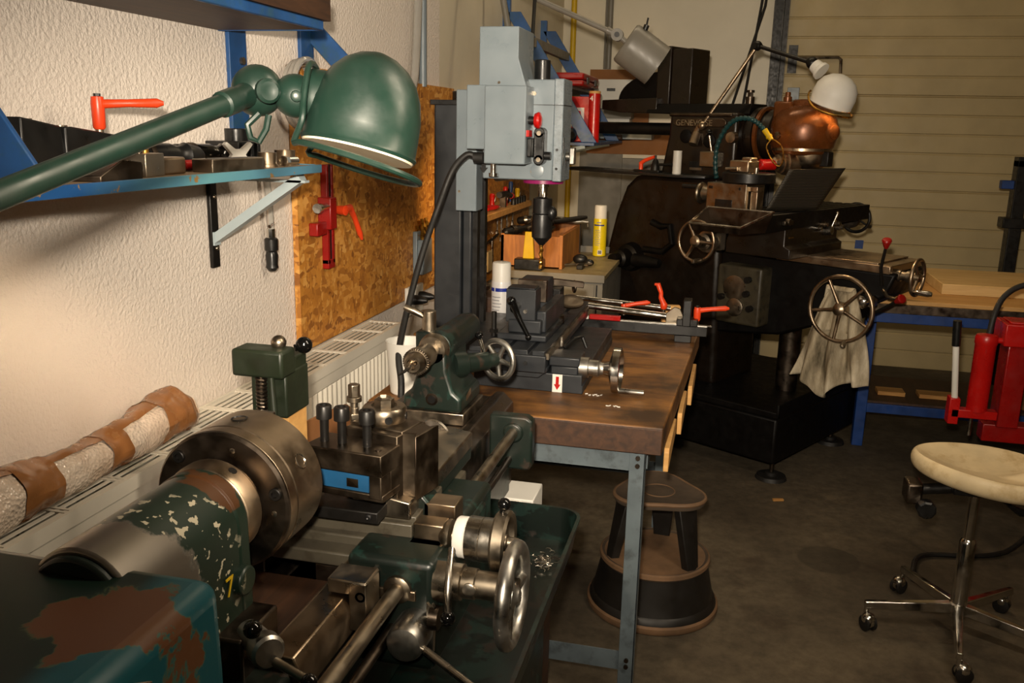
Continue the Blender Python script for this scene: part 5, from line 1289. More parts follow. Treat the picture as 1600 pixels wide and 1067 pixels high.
# saddle, table, end tray
sd = part('saddle', MB().prism([(-.30, 1.065), (.03, 1.065), (.03, 1.11), (.0, 1.125), (.0, 1.205), (-.27, 1.205), (-.30, 1.12)], (0, -.40, 0), (1,0,0), (0,0,1), (0, .55, 0)), 'darkpaint', bevel=.004)
for i in range(3): part('lamp_dot', MB().cyl((.001, -.36+.018*i, 1.16), (.003, -.36+.018*i, 1.16), .004, n=8), 'brass', sd)
part('saddle_lever', MB().cyl((.0, .0, 1.17), (.04, .0, 1.175), .022, n=16).cyl((.03, .0, 1.175), (.05, .02, 1.255), .006, n=10).ball((.05, .02, 1.258), .008, 10), 'steel', sd)
for y, z, r, mt in ((-.10, 1.19, .014, 'steel'), (.10, 1.20, .016, 'steelw'), (-.04, 1.205, .012, 'bronze'), (.14, 1.18, .016, 'steelw')):
    part('clamp_knob', MB().rev((.0, y, z), X, [(0, r), (.02, r), (.024, r*.7), (.034, r*.7), (.036, 0)], 14), mt, sd)
part('way_cover', MB().box(-.02, .36, -.21, .15, 1.060, 1.073), 'bronze', bevel=.002)
pf = [(-.275, -.075), (.0, -.075), (.0, 0)]
for xs in (-.04, -.09, -.14, -.19, -.24):
    pf += [(xs+.008, 0), (xs+.008, -.014), (xs-.008, -.014), (xs-.008, 0)]
pf += [(-.275, 0)]
tb = part('table', MB().prism(pf, (0, -.60, 1.272), (1,0,0), (0,0,1), (0, 1.12, 0)), 'darkface', bevel=.002)
part('table_trip', MB().cyl((.0, -.40, 1.235), (.02, -.40, 1.235), .016, n=16).box(.0, .016, -.44, -.36, 1.222, 1.242), 'steeld', tb, bevel=.002)
b = MB()
ti = [(-.27, -.745), (.025, -.745), (.025, -.60), (-.27, -.60)]
zz0, zz1 = 1.20, 1.285
def trough():
    o = [(-.285, -.755, 1.228), (-.03, -.755, 1.228), (.035, -.595, 1.290), (-.295, -.595, 1.290)]
    i = [(-.277, -.747, 1.229), (-.036, -.747, 1.229), (.026, -.602, 1.290), (-.287, -.602, 1.290)]
    d = [(-.265, -.735, 1.203), (-.045, -.735, 1.203), (.0, -.61, 1.206), (-.26, -.61, 1.206)]
    u = [(-.275, -.745, 1.198), (-.04, -.745, 1.198), (.005, -.60, 1.200), (-.27, -.60, 1.200)]
    b = MB(); b.v = [Vector(q) for q in u+o+i+d]
    for k_ in range(3):
        for j in range(4):
            b.f.append([k_*4+j, k_*4+(j+1) % 4, (k_+1)*4+(j+1) % 4, (k_+1)*4+j])
    b.f += [[3,2,1,0], [12,13,14,15]]; return b
part('coolant_trough', trough(), 'steeld', tb, smooth=20)
part('trough_rim', MB().tube([(-.285, -.755, 1.229), (-.03, -.755, 1.229), (.035, -.595, 1.291), (-.295, -.595, 1.291)], .006, 6, closed=True), 'steel', tb)
part('table_end_bearing', MB().rev((-.255, -.60, 1.14), -Y, [(-.02, .03), (.02, .045), (.05, .05), (.052, .038), (.08, .038), (.085, .025), (.12, .022)], 28).box(-.30, -.21, -.60, -.56, 1.10, 1.24), 'steelw', tb)
tw = wheel('table_wheel', (-.255, -.735, 1.148), -Y, .090, .0075, 'bronze', 3, .028, .03, -.0, tb if False else t, crank=(3.6, .085, .011, 'steelw'), sp=.008)
tw2 = wheel('table_wheel', (-.10, .60, 1.19), Y, .075, .009, 'blackmetal', 4, .022, .03, 0, t, crank=(2.2, .06, .010, 'black'), sp=.006)
part('end_bearing', MB().rev((-.10, .52, 1.19), Y, [(0, .05), (.03, .05), (.04, .02), (.08, .02)], 20), 'steeld')
# cross feed at the knee front
c = Vector((.43, -.135, 1.02))
part('cross_feed_sleeve', MB().rev((.385, -.135, 1.02), X, [(0, .032), (.03, .032), (.034, .026), (.055, .026), (.057, .020), (.08, .020), (.082, .026), (.105, .026), (.11, .018), (.135, .018)], 28), 'steelw', smooth=28)
xf = wheel('cross_feed_wheel', (.51, -.135, 1.02), X, .078, .009, 'bronze', 3, .022, .03, 0, t, crank=(2.4, .09, .012, 'chrome'), sp=.007)
for nm, p0, p1, kn in (('lever', (.40, -.245, .985), (.425, -.31, 1.165), 1), ('lever', (.40, -.22, .96), (.50, -.31, .94), 0), ('lever', (.36, -.25, .84), (.50, -.31, .935), 1)):
    p0 = Vector(p0); p1 = Vector(p1); mid = (p0+p1)/2 + Vector((-.012, 0, -.01))
    lv = part('feed_lever', MB().tube([p0, mid, p1], [.0085, .0075, .0065], 10), 'blackmetal' if kn else 'steelw')
    if kn:
        d = (p1-p0).normalized()
        part('red_knob', MB().rev(p1-d*.01, d, [(0, .009), (.01, .013), (.035, .021), (.042, .018), (.046, 0)], 18), 'reddark', lv)

# things on the mill --------------------------------------------------------
W2 = lambda s, q, z: (MOX + s*.8660 + q*.5, MOY - s*.5 + q*.8660, z)
t = thing('indexing_fixture', 'grey indexing fixture with a hand wheel standing on the mill table', 'fixture', W2(-.25, -.38, 1.272), MRZ, world=False)
ox, oy, oz = -.25, -.38, 1.272
def loc(b): b.v = [p - Vector((ox, oy, oz)) for p in b.v]; return b
part('body', loc(MB().box(-.395, -.185, -.45, -.28, 1.272, 1.395)), 'steelw', bevel=.004)
for x0, x1, z0, z1 in ((-.385, -.362, 1.365, 1.378), (-.345, -.255, 1.283, 1.318), (-.225, -.215, 1.365, 1.378)):
    part('body_window', loc(MB().box(x0, x1, -.4515, -.449, z0, z1)), 'black', bevel=.001)
part('clamp_bracket', loc(MB().box(-.18, -.145, -.42, -.36, 1.272, 1.37).box(-.19, -.14, -.43, -.37, 1.36, 1.385)), 'bronze', bevel=.003)
part('rotary_plate', loc(MB().rev((-.225, -.365, 1.395), Z, [(0, .10), (.006, .122), (.045, .122), (.05, .115), (.05, 0)], 44)), 'blackmetal')
part('chuck_block', loc(MB().box(-.29, -.19, -.44, -.34, 1.445, 1.50).box(-.24, -.19, -.42, -.36, 1.49, 1.515)), 'bronze', bevel=.006)
part('clamp_pin', loc(MB().cyl((-.30, -.45, 1.46), (-.24, -.45, 1.462), .008, n=10).cyl((-.16, -.42, 1.44), (-.16, -.42, 1.47), .012, n=12)), 'steel')
fw = part('hand_wheel', loc(MB().rev((-.40, -.37, 1.335), -X, [(0, .028), (.02, .030), (.045, .036), (.055, .036), (.056, .024), (.062, .024), (.064, .050), (.070, .053), (.078, .050), (.080, .03), (.080, 0)], 36)), 'steelw', smooth=28)
part('wheel_grip', loc(MB().cyl((-.48, -.40, 1.365), (-.56, -.40, 1.365), .010, n=12)), 'black', fw)
o = MB().prism([(0, 0), (.33, 0), (.335, .003), (0, .003)], (0,0,0), (1,0,0), (0,0,1), (0, .003, 0))
# perforated chip guard: sheet with rows of punched slots, propped at an angle on the table
t = thing('chip_guard', 'dark perforated sheet propped up on the mill table as a chip guard', 'guard', W2(-.10, -.3, 1.275), MRZ, world=False)
A = Vector((-.145, -.40, 0)); Bv = Vector((.005, -.19, 0)) - A
gm = NT('perforated dark steel')
gm.base('#3a352c'); gm.set(rough=.5, metal=.5)
wv = gm.N.new('ShaderNodeTexWave'); wv.wave_type = 'BANDS'; wv.bands_direction = 'Z'; wv.inputs['Scale'].default_value = 42
gm.L(gm.co, wv.inputs['Vector']); gm.base(gm.ramp(wv.outputs['Fac'], [(.35, '#191510'), (.5, '#4a4338')])); gm.bump(wv.outputs['Fac'], .5, .002)
p00, p10, p11, p01 = (Vector(q) for q in ((-.145, -.33, 0), (-.02, -.12, 0), (.085, -.10, .195), (-.06, -.31, .19)))
p00 = Vector((-.145, -.33, 0)) - Vector((-.10, -.3, 0)); p10 = Vector((.0, -.10, 0)) - Vector((-.10, -.3, 0)); p01 = Vector((-.06, -.30, .19)) - Vector((-.10, -.3, 0)); p11 = Vector((.10, -.06, .20)) - Vector((-.10, -.3, 0))
b = MB(); b.grid(lambda u, v: (p00*(1-u)+p10*u)*(1-v) + (p01*(1-u)+p11*u)*v, 12, 12)
b.build('sheet', gm.m, t, solid=.003)
# coolant hose, nozzle and red plug
t = thing('coolant_hose', 'dark green jointed coolant hose with a yellow tip arching over the mill fixture', 'hose', W2(-.45, -.25, 1.40), MRZ, world=False)
ox, oy, oz = -.45, -.25, 1.40
pts = [(-.475, -.235, 1.40), (-.485, -.24, 1.47), (-.475, -.25, 1.56), (-.43, -.26, 1.64), (-.37, -.27, 1.685), (-.30, -.27, 1.69), (-.25, -.265, 1.665), (-.215, -.26, 1.63)]
smoothline = spline
sl = smoothline(pts, 10)
M['hosegreen'] = paint('dark green hose segments', '#123a3c', .35, .15)
part('hose', loc(MB().tube(sl, [.0125 if i % 3 else .0085 for i in range(len(sl))], 12)), 'hosegreen', smooth=60)
part('tip', loc(MB().cyl((-.222, -.262, 1.64), (-.185, -.257, 1.595), .014, .011, 14).cyl((-.20, -.26, 1.613), (-.194, -.259, 1.606), .0155, n=14)), 'yellow')
part('wire_loop', loc(MB().tube(smoothline([(-.185, -.257, 1.597), (-.205, -.26, 1.56), (-.175, -.25, 1.50), (-.14, -.24, 1.475), (-.125, -.24, 1.52), (-.14, -.245, 1.57), (-.178, -.256, 1.598)], 5), .0035, 8)), 'brass')
t = thing('red_plug', 'bright red plug pushed on the bronze nose of the mill head', 'plug', W2(-.225, -.19, 1.478), MRZ, world=False)
part('plug', MB().rev((.005, .01, 0), (-.55,-1,0), [(-.02, .026), (.055, .026), (.06, .022), (.06, .014), (.04, .012), (.04, 0)], 22), 'red')
# grubby rag over the big wheel's shaft
t = thing('rag', 'grubby white rag with painted fold shade hanging behind the big mill hand wheel', 'rag', W2(.26, -.33, .45), MRZ, world=False)
ox, oy, oz = .26, -.33, .45
random.seed(2)
def ragf(side):
    def f(u, v):
        top = Vector((.195+.12*u, -.325, .945-.012*math.cos(u*9)))
        xl = .06+.0*u; 
        bot_z = .52 - .09*math.exp(-((u-.42)/.14)**2) + .045*max(0, u-.55) + .05*(1-u)*(u < .3)*0
        bx = .055 + .37*u
        e = v**.8
        x = top.x*(1-e) + bx*e
        z = top.z*(1-v) + bot_z*v
        fold = .042*v**.6*math.sin(u*19+1.2*math.sin(v*3)) + .012*math.sin(u*37+v*4)*v
        return Vector((x - ox, -.325 + fold - .01*v - oy, z - oz))
    return f
M_ = MB(); M_.grid(ragf(0), 46, 40)
M_.build('cloth', M['cloth'], t, solid=.004, smooth=70)
M_ = MB(); M_.grid(lambda u, v: Vector((.20+.11*u+ (u-.5)*.10*v - ox, -.345+.030*math.sin(PI*v*.5)*1.2+.012*math.sin(u*22)*v + .06*v*0 - oy, .948+.018*math.sin(PI*min(1, v*2))*(1 if v < .5 else 1)-.26*max(0, v-.25) - oz)), 24, 20)
M_.build('cloth_fold', M['cloth'], t, solid=.004, smooth=70)
# orange-lever clamp and pale roll on the side tray
t = thing('tray_clamp', 'small black clamp with an orange lever on the mill side tray', 'clamp', W2(-.89, -.25, 1.412), MRZ, world=False)
part('clamp_bar', MB().box(-.07, .09, -.02, .02, 0, .012), 'black', bevel=.002)
part('clamp_body', MB().rev((.055, 0, .012), Z, [(0, .024), (.02, .022), (.05, .014), (.06, .006), (.075, .006), (.076, 0)], 16).cyl((.06, 0, .04), (.16, 0, .045), .007, n=8), 'blackmetal')
part('lever_handle', MB().tube([(-.035, 0, .012), (-.035, 0, .045), (-.01, 0, .06), (.05, -.005, .08)], [.011, .012, .010, .008], 10), 'orange')
t = thing('pale_roll', 'pale upright cylinder standing on the mill side tray', 'roll', W2(-.695, -.26, 1.412), MRZ, world=False)
part('roll', MB().rev((0,0,0), Z, [(0, .021), (.001, .022), (.115, .022), (.116, .021), (.116, .008), (.09, .008), (.09, 0)], 24), 'white')
# white domed lamp on two arms
t = thing('machine_lamp', 'white domed lamp on thin black arms above the copper mill head', 'lamp', W2(-.60, -.17, 1.63), MRZ, world=False)
ox, oy, oz = -.60, -.17, 1.63
b0 = Vector((-.615, -.175, 1.655)); el = Vector((-.385, -.10, 2.035)); j2 = Vector((-.085, -.12, 1.945))
part('mount', loc(MB().ball(b0, .024, 16).cyl((-.63, -.17, 1.66), (-.66, -.17, 1.60), .02, n=16).cyl((-.645, -.175, 1.615), (-.645, -.205, 1.56), .024, n=14)), 'bronze')
part('arm', loc(MB().cyl(b0, el, .0095, n=12)), 'bronze')
part('elbow', loc(MB().ball(el, .024, 18).cyl(el+Vector((0,-.03,0)), el+Vector((0,.03,0)), .014, n=14)), 'blackmetal')
part('arm', loc(MB().cyl(el, j2, .0095, n=12)), 'blackmetal')
part('joint', loc(MB().ball(j2, .028, 18).ball(j2+Vector((-.012,0,.006)), .02, 14)), 'blackmetal')
rc = Vector((.022, -.12, 1.755)); la = Vector((.34, -.06, .94)).normalized()
part('neck', loc(MB().rev(j2, (rc+la*.09-j2), [(.015, .03), (.045, .034), (.05, .04), (.065, .042)], 22)), 'white')
pr_ = [(0, .094), (.004, .097), (.008, .095), (.05, .099), (.085, .093), (.115, .074), (.135, .045), (.143, .015), (.144, 0)]
ds = part('shade', loc(MB().rev(rc, la, pr_, 44)), 'white', smooth=55)
part('shade_lining', loc(MB().rev(rc, la, [(h+.0 if i == 0 else h-.004, max(0, r-.004)) for i, (h, r) in enumerate(pr_)], 44)), 'lampin', ds, smooth=55)
gr = []
for i in range(33):
    a = R(-170)+R(340)*i/32
    lu = la.orthogonal().normalized(); lu = (X - la*X.dot(la)).normalized(); lw = la.cross(lu)
    gr.append(rc + lu*(math.cos(a)*.11) + lw*(math.sin(a)*.11) + la*(-.016+.05*max(0, -math.cos(a))**2))
part('guard_ring', loc(MB().tube(gr, .005, 8)), 'brass')
part('bulb', loc(MB().ball(rc+la*.055, .03, 16, (1, 1, 1.2))), 'bulb')
wb = Vector(W2(rc.x, rc.y, rc.z+.012))
lamp('mill_lamp_light', 'SPOT', wb, 55, (1.0, .66, .34), .03, wb - Vector((0, 0, 1)), angle=150, blend=.4)
# ------------------------------------------------------------------ grey can lamp on a wall arm
t = thing('can_lamp', 'grey can shaped work lamp on a long grey arm before the back wall', 'lamp', (-.45, 4.2, 1.95))
def part(name, mb, mat, par=None, **k): return mb.build(name, M[mat], par or t, **k)
jt = Vector((-.545, 4.2, 2.037)); w0 = Vector((WX+.04, 4.2, 2.325))
part('arm', MB().cyl(w0, jt, .0125, n=14).cyl(jt+(w0-jt).normalized()*.05, jt+(w0-jt).normalized()*.015, .018, .014, 14), 'graylamp')
part('wall_mount', MB().box(WX, WX+.05, 4.15, 4.25, 2.25, 2.40), 'graylamp', bevel=.005)
part('joint', MB().cyl(jt+Vector((0,-.018,0)), jt+Vector((0,.018,0)), .027, n=24), 'graylamp')
part('joint_screw', MB().cyl(jt+Vector((0,-.022,0)), jt+Vector((0,-.017,0)), .012, n=14), 'black')
c0 = Vector((-.505, 4.2, 2.005)); cdn = Vector((.80, .16, -.55)).normalized()
part('stub', MB().cyl(jt, c0+cdn*.02, .013, n=14), 'graylamp')
cn = part('can', MB().rev(c0, cdn, [(-.004, 0), (-.004, .085), (.004, .093), (.02, .095), (.175, .095), (.175, .091), (.01, .089), (.006, 0)], 44), 'graylamp')
part('reflector', MB().rev(c0, cdn, [(.16, .0905), (.162, .085), (.12, .03), (.11, 0)], 30), 'blackmetal', cn)
part('toggle', MB().cyl(c0+cdn*.06+Vector((.035,-.03,.085)), c0+cdn*.06+Vector((.042,-.03,.105)), .012, n=10).cyl(c0+cdn*.06+Vector((.04,-.03,.10)), c0+cdn*.06+Vector((.046,-.03,.135)), .004, n=8), 'black', cn)
o = MB().tube(smoothline([(-.915, 4.19, 2.40), (-.92, 4.17, 2.19), (-.90, 4.05, 2.0), (-.89, 3.98, 1.88), (-.88, 3.9, 1.72)], 6), .0085, 8).build('lamp_cable', M['rubber'])
tag(o, 'black cable hanging from the can lamp arm behind the mill drill motor', 'cable')
o = MB().cyl((WX+.03, 4.6, 2.6), (-1.11, 4.62, 1.9), .016, n=10).build('wall_pole', M['graylamp']); tag(o, 'slanting grey rod on the left wall above the mill drill motor', 'rod')
# ------------------------------------------------------------------ blue shelf rack far left
t = thing('blue_rack', 'deep blue wall rack with slanted braces in the far left corner', 'shelf', (WX, 5.6, 1.5))
part('lower_shelf', MB().box(WX, -.745, 4.98, 6.25, 1.535, 1.552), 'blue', bevel=.002)
part('upper_shelf', MB().box(WX, -.90, 4.98, 6.25, 1.84, 1.855), 'cabgrey', bevel=.002)
for y in (5.0, 6.0):
    br = strap((WX+.10, y, 2.235), (-.735, y, 1.553), (-.085, 0, 0), (0, .012, 0))
    part('brace', br, 'blue', bevel=.002)
    part('upright', MB().box(WX, WX+.04, y, y+.03, 1.45, 2.30), 'blue')
    part('bracket_strut', MB().cyl((WX+.02, y+.01, 1.43), (-.80, y+.01, 1.53), .012, n=8), 'palegrey')
part('tie_rail', MB().box(-1.115, -1.085, 4.98, 6.03, 2.05, 2.10), 'cabgrey', bevel=.002)
t = thing('tool_case', 'flat dark red plastic case on the blue rack top shelf', 'case', (-.95, 5.2, 1.855))
part('case_body', MB().box(-1.2, -.83, 5.06, 5.62, 1.856, 1.886).box(-1.2, -.83, 5.06, 5.62, 1.889, 1.925), 'reddark', bevel=.01)
for y in (5.16, 5.45): part('latch', MB().box(-.831, -.822, y, y+.06, 1.87, 1.905), 'black', bevel=.002)
t = thing('red_carton', 'red carton with a white printed panel under the blue rack top shelf', 'carton', (-.95, 5.3, 1.552))
part('carton', MB().box(-1.2, -.79, 5.12, 5.4, 1.553, 1.80), 'red', bevel=.003)
part('printed_panel', MB().box(-.92, -.83, 5.117, 5.12, 1.60, 1.74), 'white')
part('print_mark', MB().prism([(-.91, 1.62), (-.87, 1.62), (-.84, 1.66), (-.85, 1.72), (-.88, 1.73), (-.87, 1.67)], (0, 5.1165, 0), (1,0,0), (0,0,1), (0, -.0006, 0)), 'red')
t = thing('red_tube', 'tall round red cardboard tube with a white 4 on it', 'tube', (-.77, 5.2, 1.552))
part('tube', MB().cyl((-.768, 5.08, 1.553), (-.768, 5.08, 1.815), .032, n=28), 'red')
part('tube_cap', MB().cyl((-.768, 5.08, 1.815), (-.768, 5.08, 1.828), .0325, n=28), 'ply')
text('number_print', '4', .04, .0004, Matrix.Translation(Vector((-.790, 5.0475, 1.775))-Vector((-.77, 5.2, 1.552))) @ Matrix.Rotation(R(90), 4, 'X'), M['white'], t)
t = thing('black_bottle', 'black rounded container on the blue rack beside the grey mill drill head', 'bottle', (-.9, 5.05, 1.55))
part('container', MB().rev((-.93, 5.04, 1.59), (.5,-.7,0), [(0, .03), (.005, .038), (.09, .04), (.10, .03), (.11, .02), (.11, 0)], 20), 'black')
o = MB().boxc((-.80, 6.2, 1.575), (.12, .05, .035)).build('tool_roll', M['wooddark_and_shade'], bevel=.008); tag(o, 'brown bundle at the right end of the blue rack', 'tool')
# sheets leaning at the back wall
o = MB().box(-1.06, -.62, WY-.06, WY-.03, 1.62, 2.045).build('cardboard_sheet', M['cardboard']); tag(o, 'brown cardboard sheet behind the grey can lamp', 'cardboard')
o = MB().box(-1.06, -.42, WY-.10, WY-.065, 1.45, 1.62).build('brown_board', M['cardboard']); tag(o, 'long reddish brown board on the back wall above the grey sheet', 'board')
t = thing('white_carton', 'white carton with a small label in front of the cardboard sheet', 'carton', (-.9, 6.6, 1.62))
part('carton', MB().box(-.99, -.72, 6.5, 6.69, 1.765, 1.965).box(-1.0, -.73, 6.5, 6.69, 1.625, 1.70), 'white', bevel=.004)
part('grey_band', MB().box(-.99, -.72, 6.49, 6.69, 1.70, 1.765), 'cabgrey')
part('printed_label', MB().box(-.90, -.84, 6.498, 6.50, 1.885, 1.905), 'black')
o = MB().box(-.95, -.55, 6.3, 6.5, 1.56, 1.625).build('grey_tray', M['greypaint'], bevel=.004); tag(o, 'pale grey tray edge behind the mill overarm bar', 'tray')
# ------------------------------------------------------------------ blue table before the door
TX0, TX1, TY0, TY1 = .70, 2.3, 4.60, 5.45
t = thing('blue_table', 'blue steel framed work table with a plywood top before the garage door', 'table', (1.4, 5.0, 0))
part('table_top', MB().box(TX0, TX1, TY0, TY1, .83, .85), 'ply', bevel=.002)
part('table_plate', MB().box(TX0, TX1, TY0-.005, TY1, .785, .83), 'steeld', bevel=.002)
for x, y in ((TX0+.035, TY0+.28), (TX1-.09, TY0+.28), (TX0+.035, TY1-.07), (TX1-.09, TY1-.07)):
    part('leg', MB().box(x, x+.055, y, y+.055, 0, .74), 'bluedark', bevel=.003)
part('frame_rail', MB().box(TX0, TX1, TY0+.01, TY0+.05, .735, .785).box(TX0, TX1, TY1-.05, TY1-.01, .735, .785).box(TX0, TX0+.04, TY0, TY1, .735, .785), 'bluedark', bevel=.003)
part('lower_rail', MB().box(TX0+.09, TX1-.09, TY0+.285, TY0+.325, .19, .24).box(TX0+.09, TX1-.09, TY1-.06, TY1-.02, .19, .24), 'bluedark', bevel=.002)
part('lower_shelf', MB().box(TX0+.06, TX1-.06, TY0+.3, TY1, .24, .252), 'wooddark_and_shade')
t = thing('plank_board', 'thick pale planed wooden board lying on the blue table', 'board', (1.6, 5.1, .85))
part('board', MB().box(1.075, 2.2, 4.86, 5.43, .851, .905), 'woodpale', bevel=.003)
for i, (x0, x1, y) in enumerate(((.86, 1.0, 5.02), (1.07, 1.27, 5.02))):
    o = MB().box(x0, x1, y, y+.10, .253, .275).build('wood_offcut', M['wood'], bevel=.002); tag(o, ('left' if i == 0 else 'right')+' wooden offcut on the blue table lower shelf', 'offcut', 'offcuts on the lower shelf')
o = MB().box(1.55, 1.8, 4.95, 5.2, .253, .45).build('carton', M['cardboard'], bevel=.004); tag(o, 'brown carton at the right end of the blue table lower shelf', 'carton')
# dark machine frame at the right edge
t = thing('dark_frame', 'dark upright machine frame at the right edge before the door', 'machine', (1.8, 6.0, 0))
part('post', MB().box(1.64, 1.71, 5.95, 6.05, 0, 1.50), 'blackmetal', bevel=.004)
part('post', MB().box(2.1, 2.17, 5.95, 6.05, 0, 1.50), 'blackmetal', bevel=.004)
part('cross_beam', MB().box(1.60, 2.2, 5.94, 6.06, 1.10, 1.16), 'blackmetal', bevel=.004)
part('cross_beam', MB().box(1.64, 2.17, 5.95, 6.05, 1.46, 1.52), 'blackmetal', bevel=.004)
part('bracket', MB().box(1.575, 1.645, 5.98, 6.04, 1.33, 1.38), 'bluedark', bevel=.004)
# ------------------------------------------------------------------ red hydraulic press
t = thing('hydraulic_press', 'bright red hydraulic press with a white pump lever behind the stool', 'press', (1.1, 3.9, 0))
part('pump_cylinder', MB().rev((1.055, 3.90, .53), Z, [(0, .04), (.28, .04), (.285, .043), (.31, .043), (.32, .038), (.325, 0)], 26), 'red')
part('frame_post', MB().box(1.135, 1.215, 3.88, 4.0, .47, .84), 'reddark', bevel=.004)
part('frame_beam', MB().box(1.11, 1.75, 3.86, 4.02, .815, .905).box(1.13, 1.75, 3.88, 4.0, .905, .912), 'red', bevel=.004)
part('frame_post', MB().box(1.62, 1.70, 3.88, 4.0, .0, .84), 'reddark', bevel=.004)
part('pump_link', MB().box(.955, 1.13, 3.87, 3.92, .50, .535).box(.945, .985, 3.87, 3.93, .47, .58), 'red', bevel=.003)
part('oil_pipe', MB().cyl((1.095, 3.9, .83), (1.14, 3.9, .83), .012, n=12), 'red')
part('base_beam', MB().box(1.09, 1.74, 3.90, 3.98, .40, .475).box(1.62, 1.74, 3.6, 4.3, 0, .05), 'reddark', bevel=.004)
part('pump_rod', MB().cyl((1.04, 3.9, .42), (1.04, 3.9, .53), .008, n=10), 'steel')
lv = part('pump_lever', MB().cyl((.965, 3.89, .575), (.94, 3.88, .80), .0125, n=14), 'white')
part('lever_grip', MB().cyl((.94, 3.88, .80), (.932, 3.877, .905), .0165, n=14), 'black', lv)
part('hose', MB().tube(smoothline([(1.07, 3.93, .845), (1.085, 3.95, .93), (1.12, 3.98, 1.0), (1.19, 4.0, 1.045), (1.30, 4.0, 1.05), (1.40, 4.0, 1.0)], 6), .012, 10), 'rubber')
# ------------------------------------------------------------------ saddle stool
t = thing('saddle_stool', 'cream saddle seat stool on chrome castors at the lower right', 'stool', (.85, 2.99, 0))
cx, cy = .843, 2.99
def seat(u, v):
    pass
b = MB()
no = 56
def outline(a):
    # kidney outline: broad at the right, rounded nose to the left
    x = .228*math.cos(a); y = .185*math.sin(a)
    y *= (1 + .16*math.cos(a))
    if math.cos(a) > 0: x -= .105*math.exp(-(math.sin(a)/.32)**2)
    return x, y
rot = R(-12)
levels = [(-.045, .55), (-.047, .80), (-.040, .93), (-.022, 1.0), (0, 1.01), (.016, .985), (.026, .94), (.024, .86), (.012, .70), (.0, .5), (-.006, .3), (-.008, .12)]
SZ = .588
for h, k_ in levels:
    for i in range(no):
        a = 2*PI*i/no; x, y = outline(a)
        dish = (.0 if k_ > .9 or h < -.02 else 1) * (-.010*(1-abs(math.sin(a))*.4))
        wx = x*k_; wy = y*k_
        b.v.append(Vector((cx+.03+wx*math.cos(rot)-wy*math.sin(rot), cy+.02+wx*math.sin(rot)+wy*math.cos(rot), SZ+h+dish - .05*wx + .0)))
nl = len(levels)
for l in range(nl-1):
    for i in range(no):
        j = (i+1) % no; b.f.append([l*no+i, l*no+j, (l+1)*no+j, (l+1)*no+i])
b.f.append(list(range(no-1, -1, -1))); b.f.append([(nl-1)*no+i for i in range(no)])
part('seat', b, 'cream', smooth=75, sub=1)
part('seat_plate', MB().box(cx-.08, cx+.12, cy-.06, cy+.06, .515, .545), 'blackmetal', bevel=.006)
part('tilt_bar', MB().tube([(cx-.17, cy-.015, .508), (cx, cy, .53)], [.018, .02], 10), 'blackmetal')
part('clamp_housing', MB().box(cx-.215, cx-.165, cy-.05, cy+.03, .465, .535), 'steeld', bevel=.008)
part('clamp_knob', MB().rev((cx-.155, cy-.05, .462), -Y, [(-.01, .018), (0, .030), (.03, .030), (.034, .024), (.034, 0)], 9), 'black', smooth=20)
part('gas_lift', MB().cyl((cx, cy, .34), (cx, cy, .53), .0165, n=20), 'chrome')
part('centre_tube', MB().rev((cx, cy, .10), Z, [(-.03, .03), (.015, .031), (.02, .026), (.235, .026), (.245, .021), (.25, .0165)], 26), 'chrome')
part('tilt_lever', MB().tube([(cx+.05, cy+.03, .51), (cx+.12, cy+.05, .46)], .006, 8).tube([(cx+.12, cy+.05, .46), (cx+.16, cy+.06, .435), (cx+.22, cy+.06, .43)], [.008, .014, .010], 10), 'black')
for i in range(5):
    a = R(187 + 72*i); d = Vector((math.cos(a), math.sin(a), 0)); s_ = Vector((-d.y, d.x, 0)); o_ = Vector((cx, cy, 0))
    L0, L1 = .022, .30
    bb = MB()
    vs = []
    for q, w_, zt, zb in ((L0, .017, .118, .082), (L1, .011, .098, .075)):
        vs += [o_+d*q-s_*w_+Z*zb, o_+d*q+s_*w_+Z*zb, o_+d*q+s_*w_*.8+Z*zt, o_+d*q-s_*w_*.8+Z*zt]
    bb.add(vs, [(0,1,2,3), (7,6,5,4), (0,4,5,1), (1,5,6,2), (2,6,7,3), (3,7,4,0)])
    ar = part('base_arm', bb, 'chrome', bevel=.003)
    p = o_ + d*.292
    sw = Vector((math.cos(a+1.9), math.sin(a+1.9), 0)); sd_ = Vector((-sw.y, sw.x, 0)); wc_ = p + sw*.018
    cs_ = part('castor', MB().cyl(p+Z*.055, p+Z*.08, .008, n=10).rev(wc_+Z*.036-sd_*.006, sd_, [(0, .026), (.012, .026)], 20).ball(wc_+Z*.042, .024, 14, (1,1,.9)), 'chrome', ar)
    for q in (-.02, .008):
        part('castor_wheel', MB().rev(wc_+Z*.0265+sd_*q, sd_, [(0, .022), (.002, .0265), (.010, .0265), (.012, .022)], 20), 'rubber', ar)
# air line on the floor
o = MB().tube(smoothline([(.775, 3.35, .012), (.79, 3.42, .02), (.82, 3.52, .014), (.88, 3.575, .012), (1.0, 3.60, .012), (1.12, 3.64, .012), (1.22, 3.72, .02), (1.36, 3.86, .09)], 6), .010, 8).build('floor_hose', M['rubber'])
tag(o, 'dark hose curving over the concrete floor behind the stool column', 'hose')
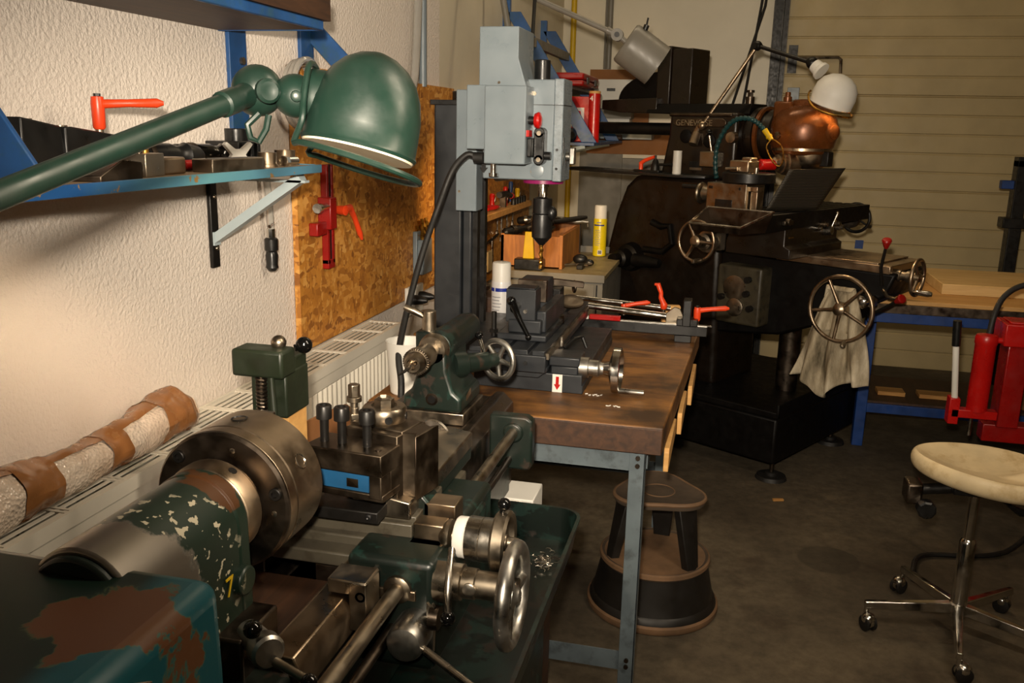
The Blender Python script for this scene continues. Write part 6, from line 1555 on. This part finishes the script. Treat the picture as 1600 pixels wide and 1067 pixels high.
# ------------------------------------------------------------------ step stool
t = thing('step_stool', 'round two step kick stool of black metal with worn brown treads', 'step stool', (-.163, 2.92, 0))
cx, cy = -.163, 2.92
part('lower_drum', MB().rev((cx, cy, 0), Z, [(.012, .20), (.012, .222), (.03, .222), (.05, .214), (.055, .208), (.175, .183), (.185, .184), (.185, .10)], 56), 'stepblack')
part('floor_bumper', MB().rev((cx, cy, 0), Z, [(.003, .205), (.003, .224), (.012, .229), (.026, .228), (.032, .222)], 56), 'stepbrown')
part('lower_tread', MB().rev((cx, cy, 0), Z, [(.175, .184), (.182, .189), (.196, .188), (.20, .182), (.196, .174), (.192, .170), (.192, 0)], 56), 'treadtop')
part('lower_rim', MB().rev((cx, cy, 0), Z, [(.182, .185), (.184, .191), (.196, .190), (.200, .184), (.196, .180)], 56), 'stepbrown')
b = MB(); n_ = 72; ring = []
def clover(a): return .146 + .019*math.cos(3*(a-R(100)))
lv_ = [(.405, .90), (.405, .98), (.412, 1.0), (.424, 1.0), (.431, .97), (.428, .90), (.424, .86), (.424, .3), (.424, .01)]
for h, k_ in lv_:
    for i in range(n_):
        a = 2*PI*i/n_; r_ = clover(a)*k_; b.v.append(Vector((cx+r_*math.cos(a), cy+r_*math.sin(a), h)))
for l in range(len(lv_)-1):
    for i in range(n_):
        j = (i+1) % n_; b.f.append([l*n_+i, l*n_+j, (l+1)*n_+j, (l+1)*n_+i])
b.f.append(list(range(n_-1, -1, -1))); b.f.append([(len(lv_)-1)*n_+i for i in range(n_)])
tt_ = part('top_tread', b, 'treadtop', smooth=45)
b = MB()
pts = [(cx+clover(2*PI*i/n_)*.985*math.cos(2*PI*i/n_), cy+clover(2*PI*i/n_)*.985*math.sin(2*PI*i/n_), .4245) for i in range(n_)]
part('top_rim', b.tube(pts, .0075, 8, closed=True), 'stepbrown', tt_)
part('tread_ring', MB().torus((cx, cy, .4245), Z, .055, .0022, 40, 6), 'stepbrown', tt_)
for a in (R(-35), R(85), R(205)):
    d = Vector((math.cos(a), math.sin(a), 0)); s_ = Vector((-d.y, d.x, 0)); o_ = Vector((cx, cy, 0))
    bb = MB(); vs = []
    for z_, r_, w_ in ((.408, .118, .046), (.188, .156, .028)):
        vs += [o_+d*(r_-.016)-s_*w_+Z*z_, o_+d*(r_+.012)-s_*w_+Z*z_, o_+d*(r_+.020)+Z*z_, o_+d*(r_+.012)+s_*w_+Z*z_, o_+d*(r_-.016)+s_*w_+Z*z_]
    bb.add(vs, [(4,3,2,1,0), (5,6,7,8,9)] + [(i, (i+1) % 5, 5+(i+1) % 5, 5+i) for i in range(5)])
    part('leg', bb, 'stepblack', bevel=.003)
# small litter on the floor
for i, (x, y, rz, lb) in enumerate(((.315, 3.98, .3, 'small orange brown scrap on the floor before the mill foot'), (.25, 2.38, .8, 'little brown scrap on the floor right of the bench leg'))):
    o = MB().boxc((x, y, .006), (.05, .016, .010), (0, 0, rz)).build('wood_scrap', M['wood'], bevel=.002); tag(o, lb, 'scrap')
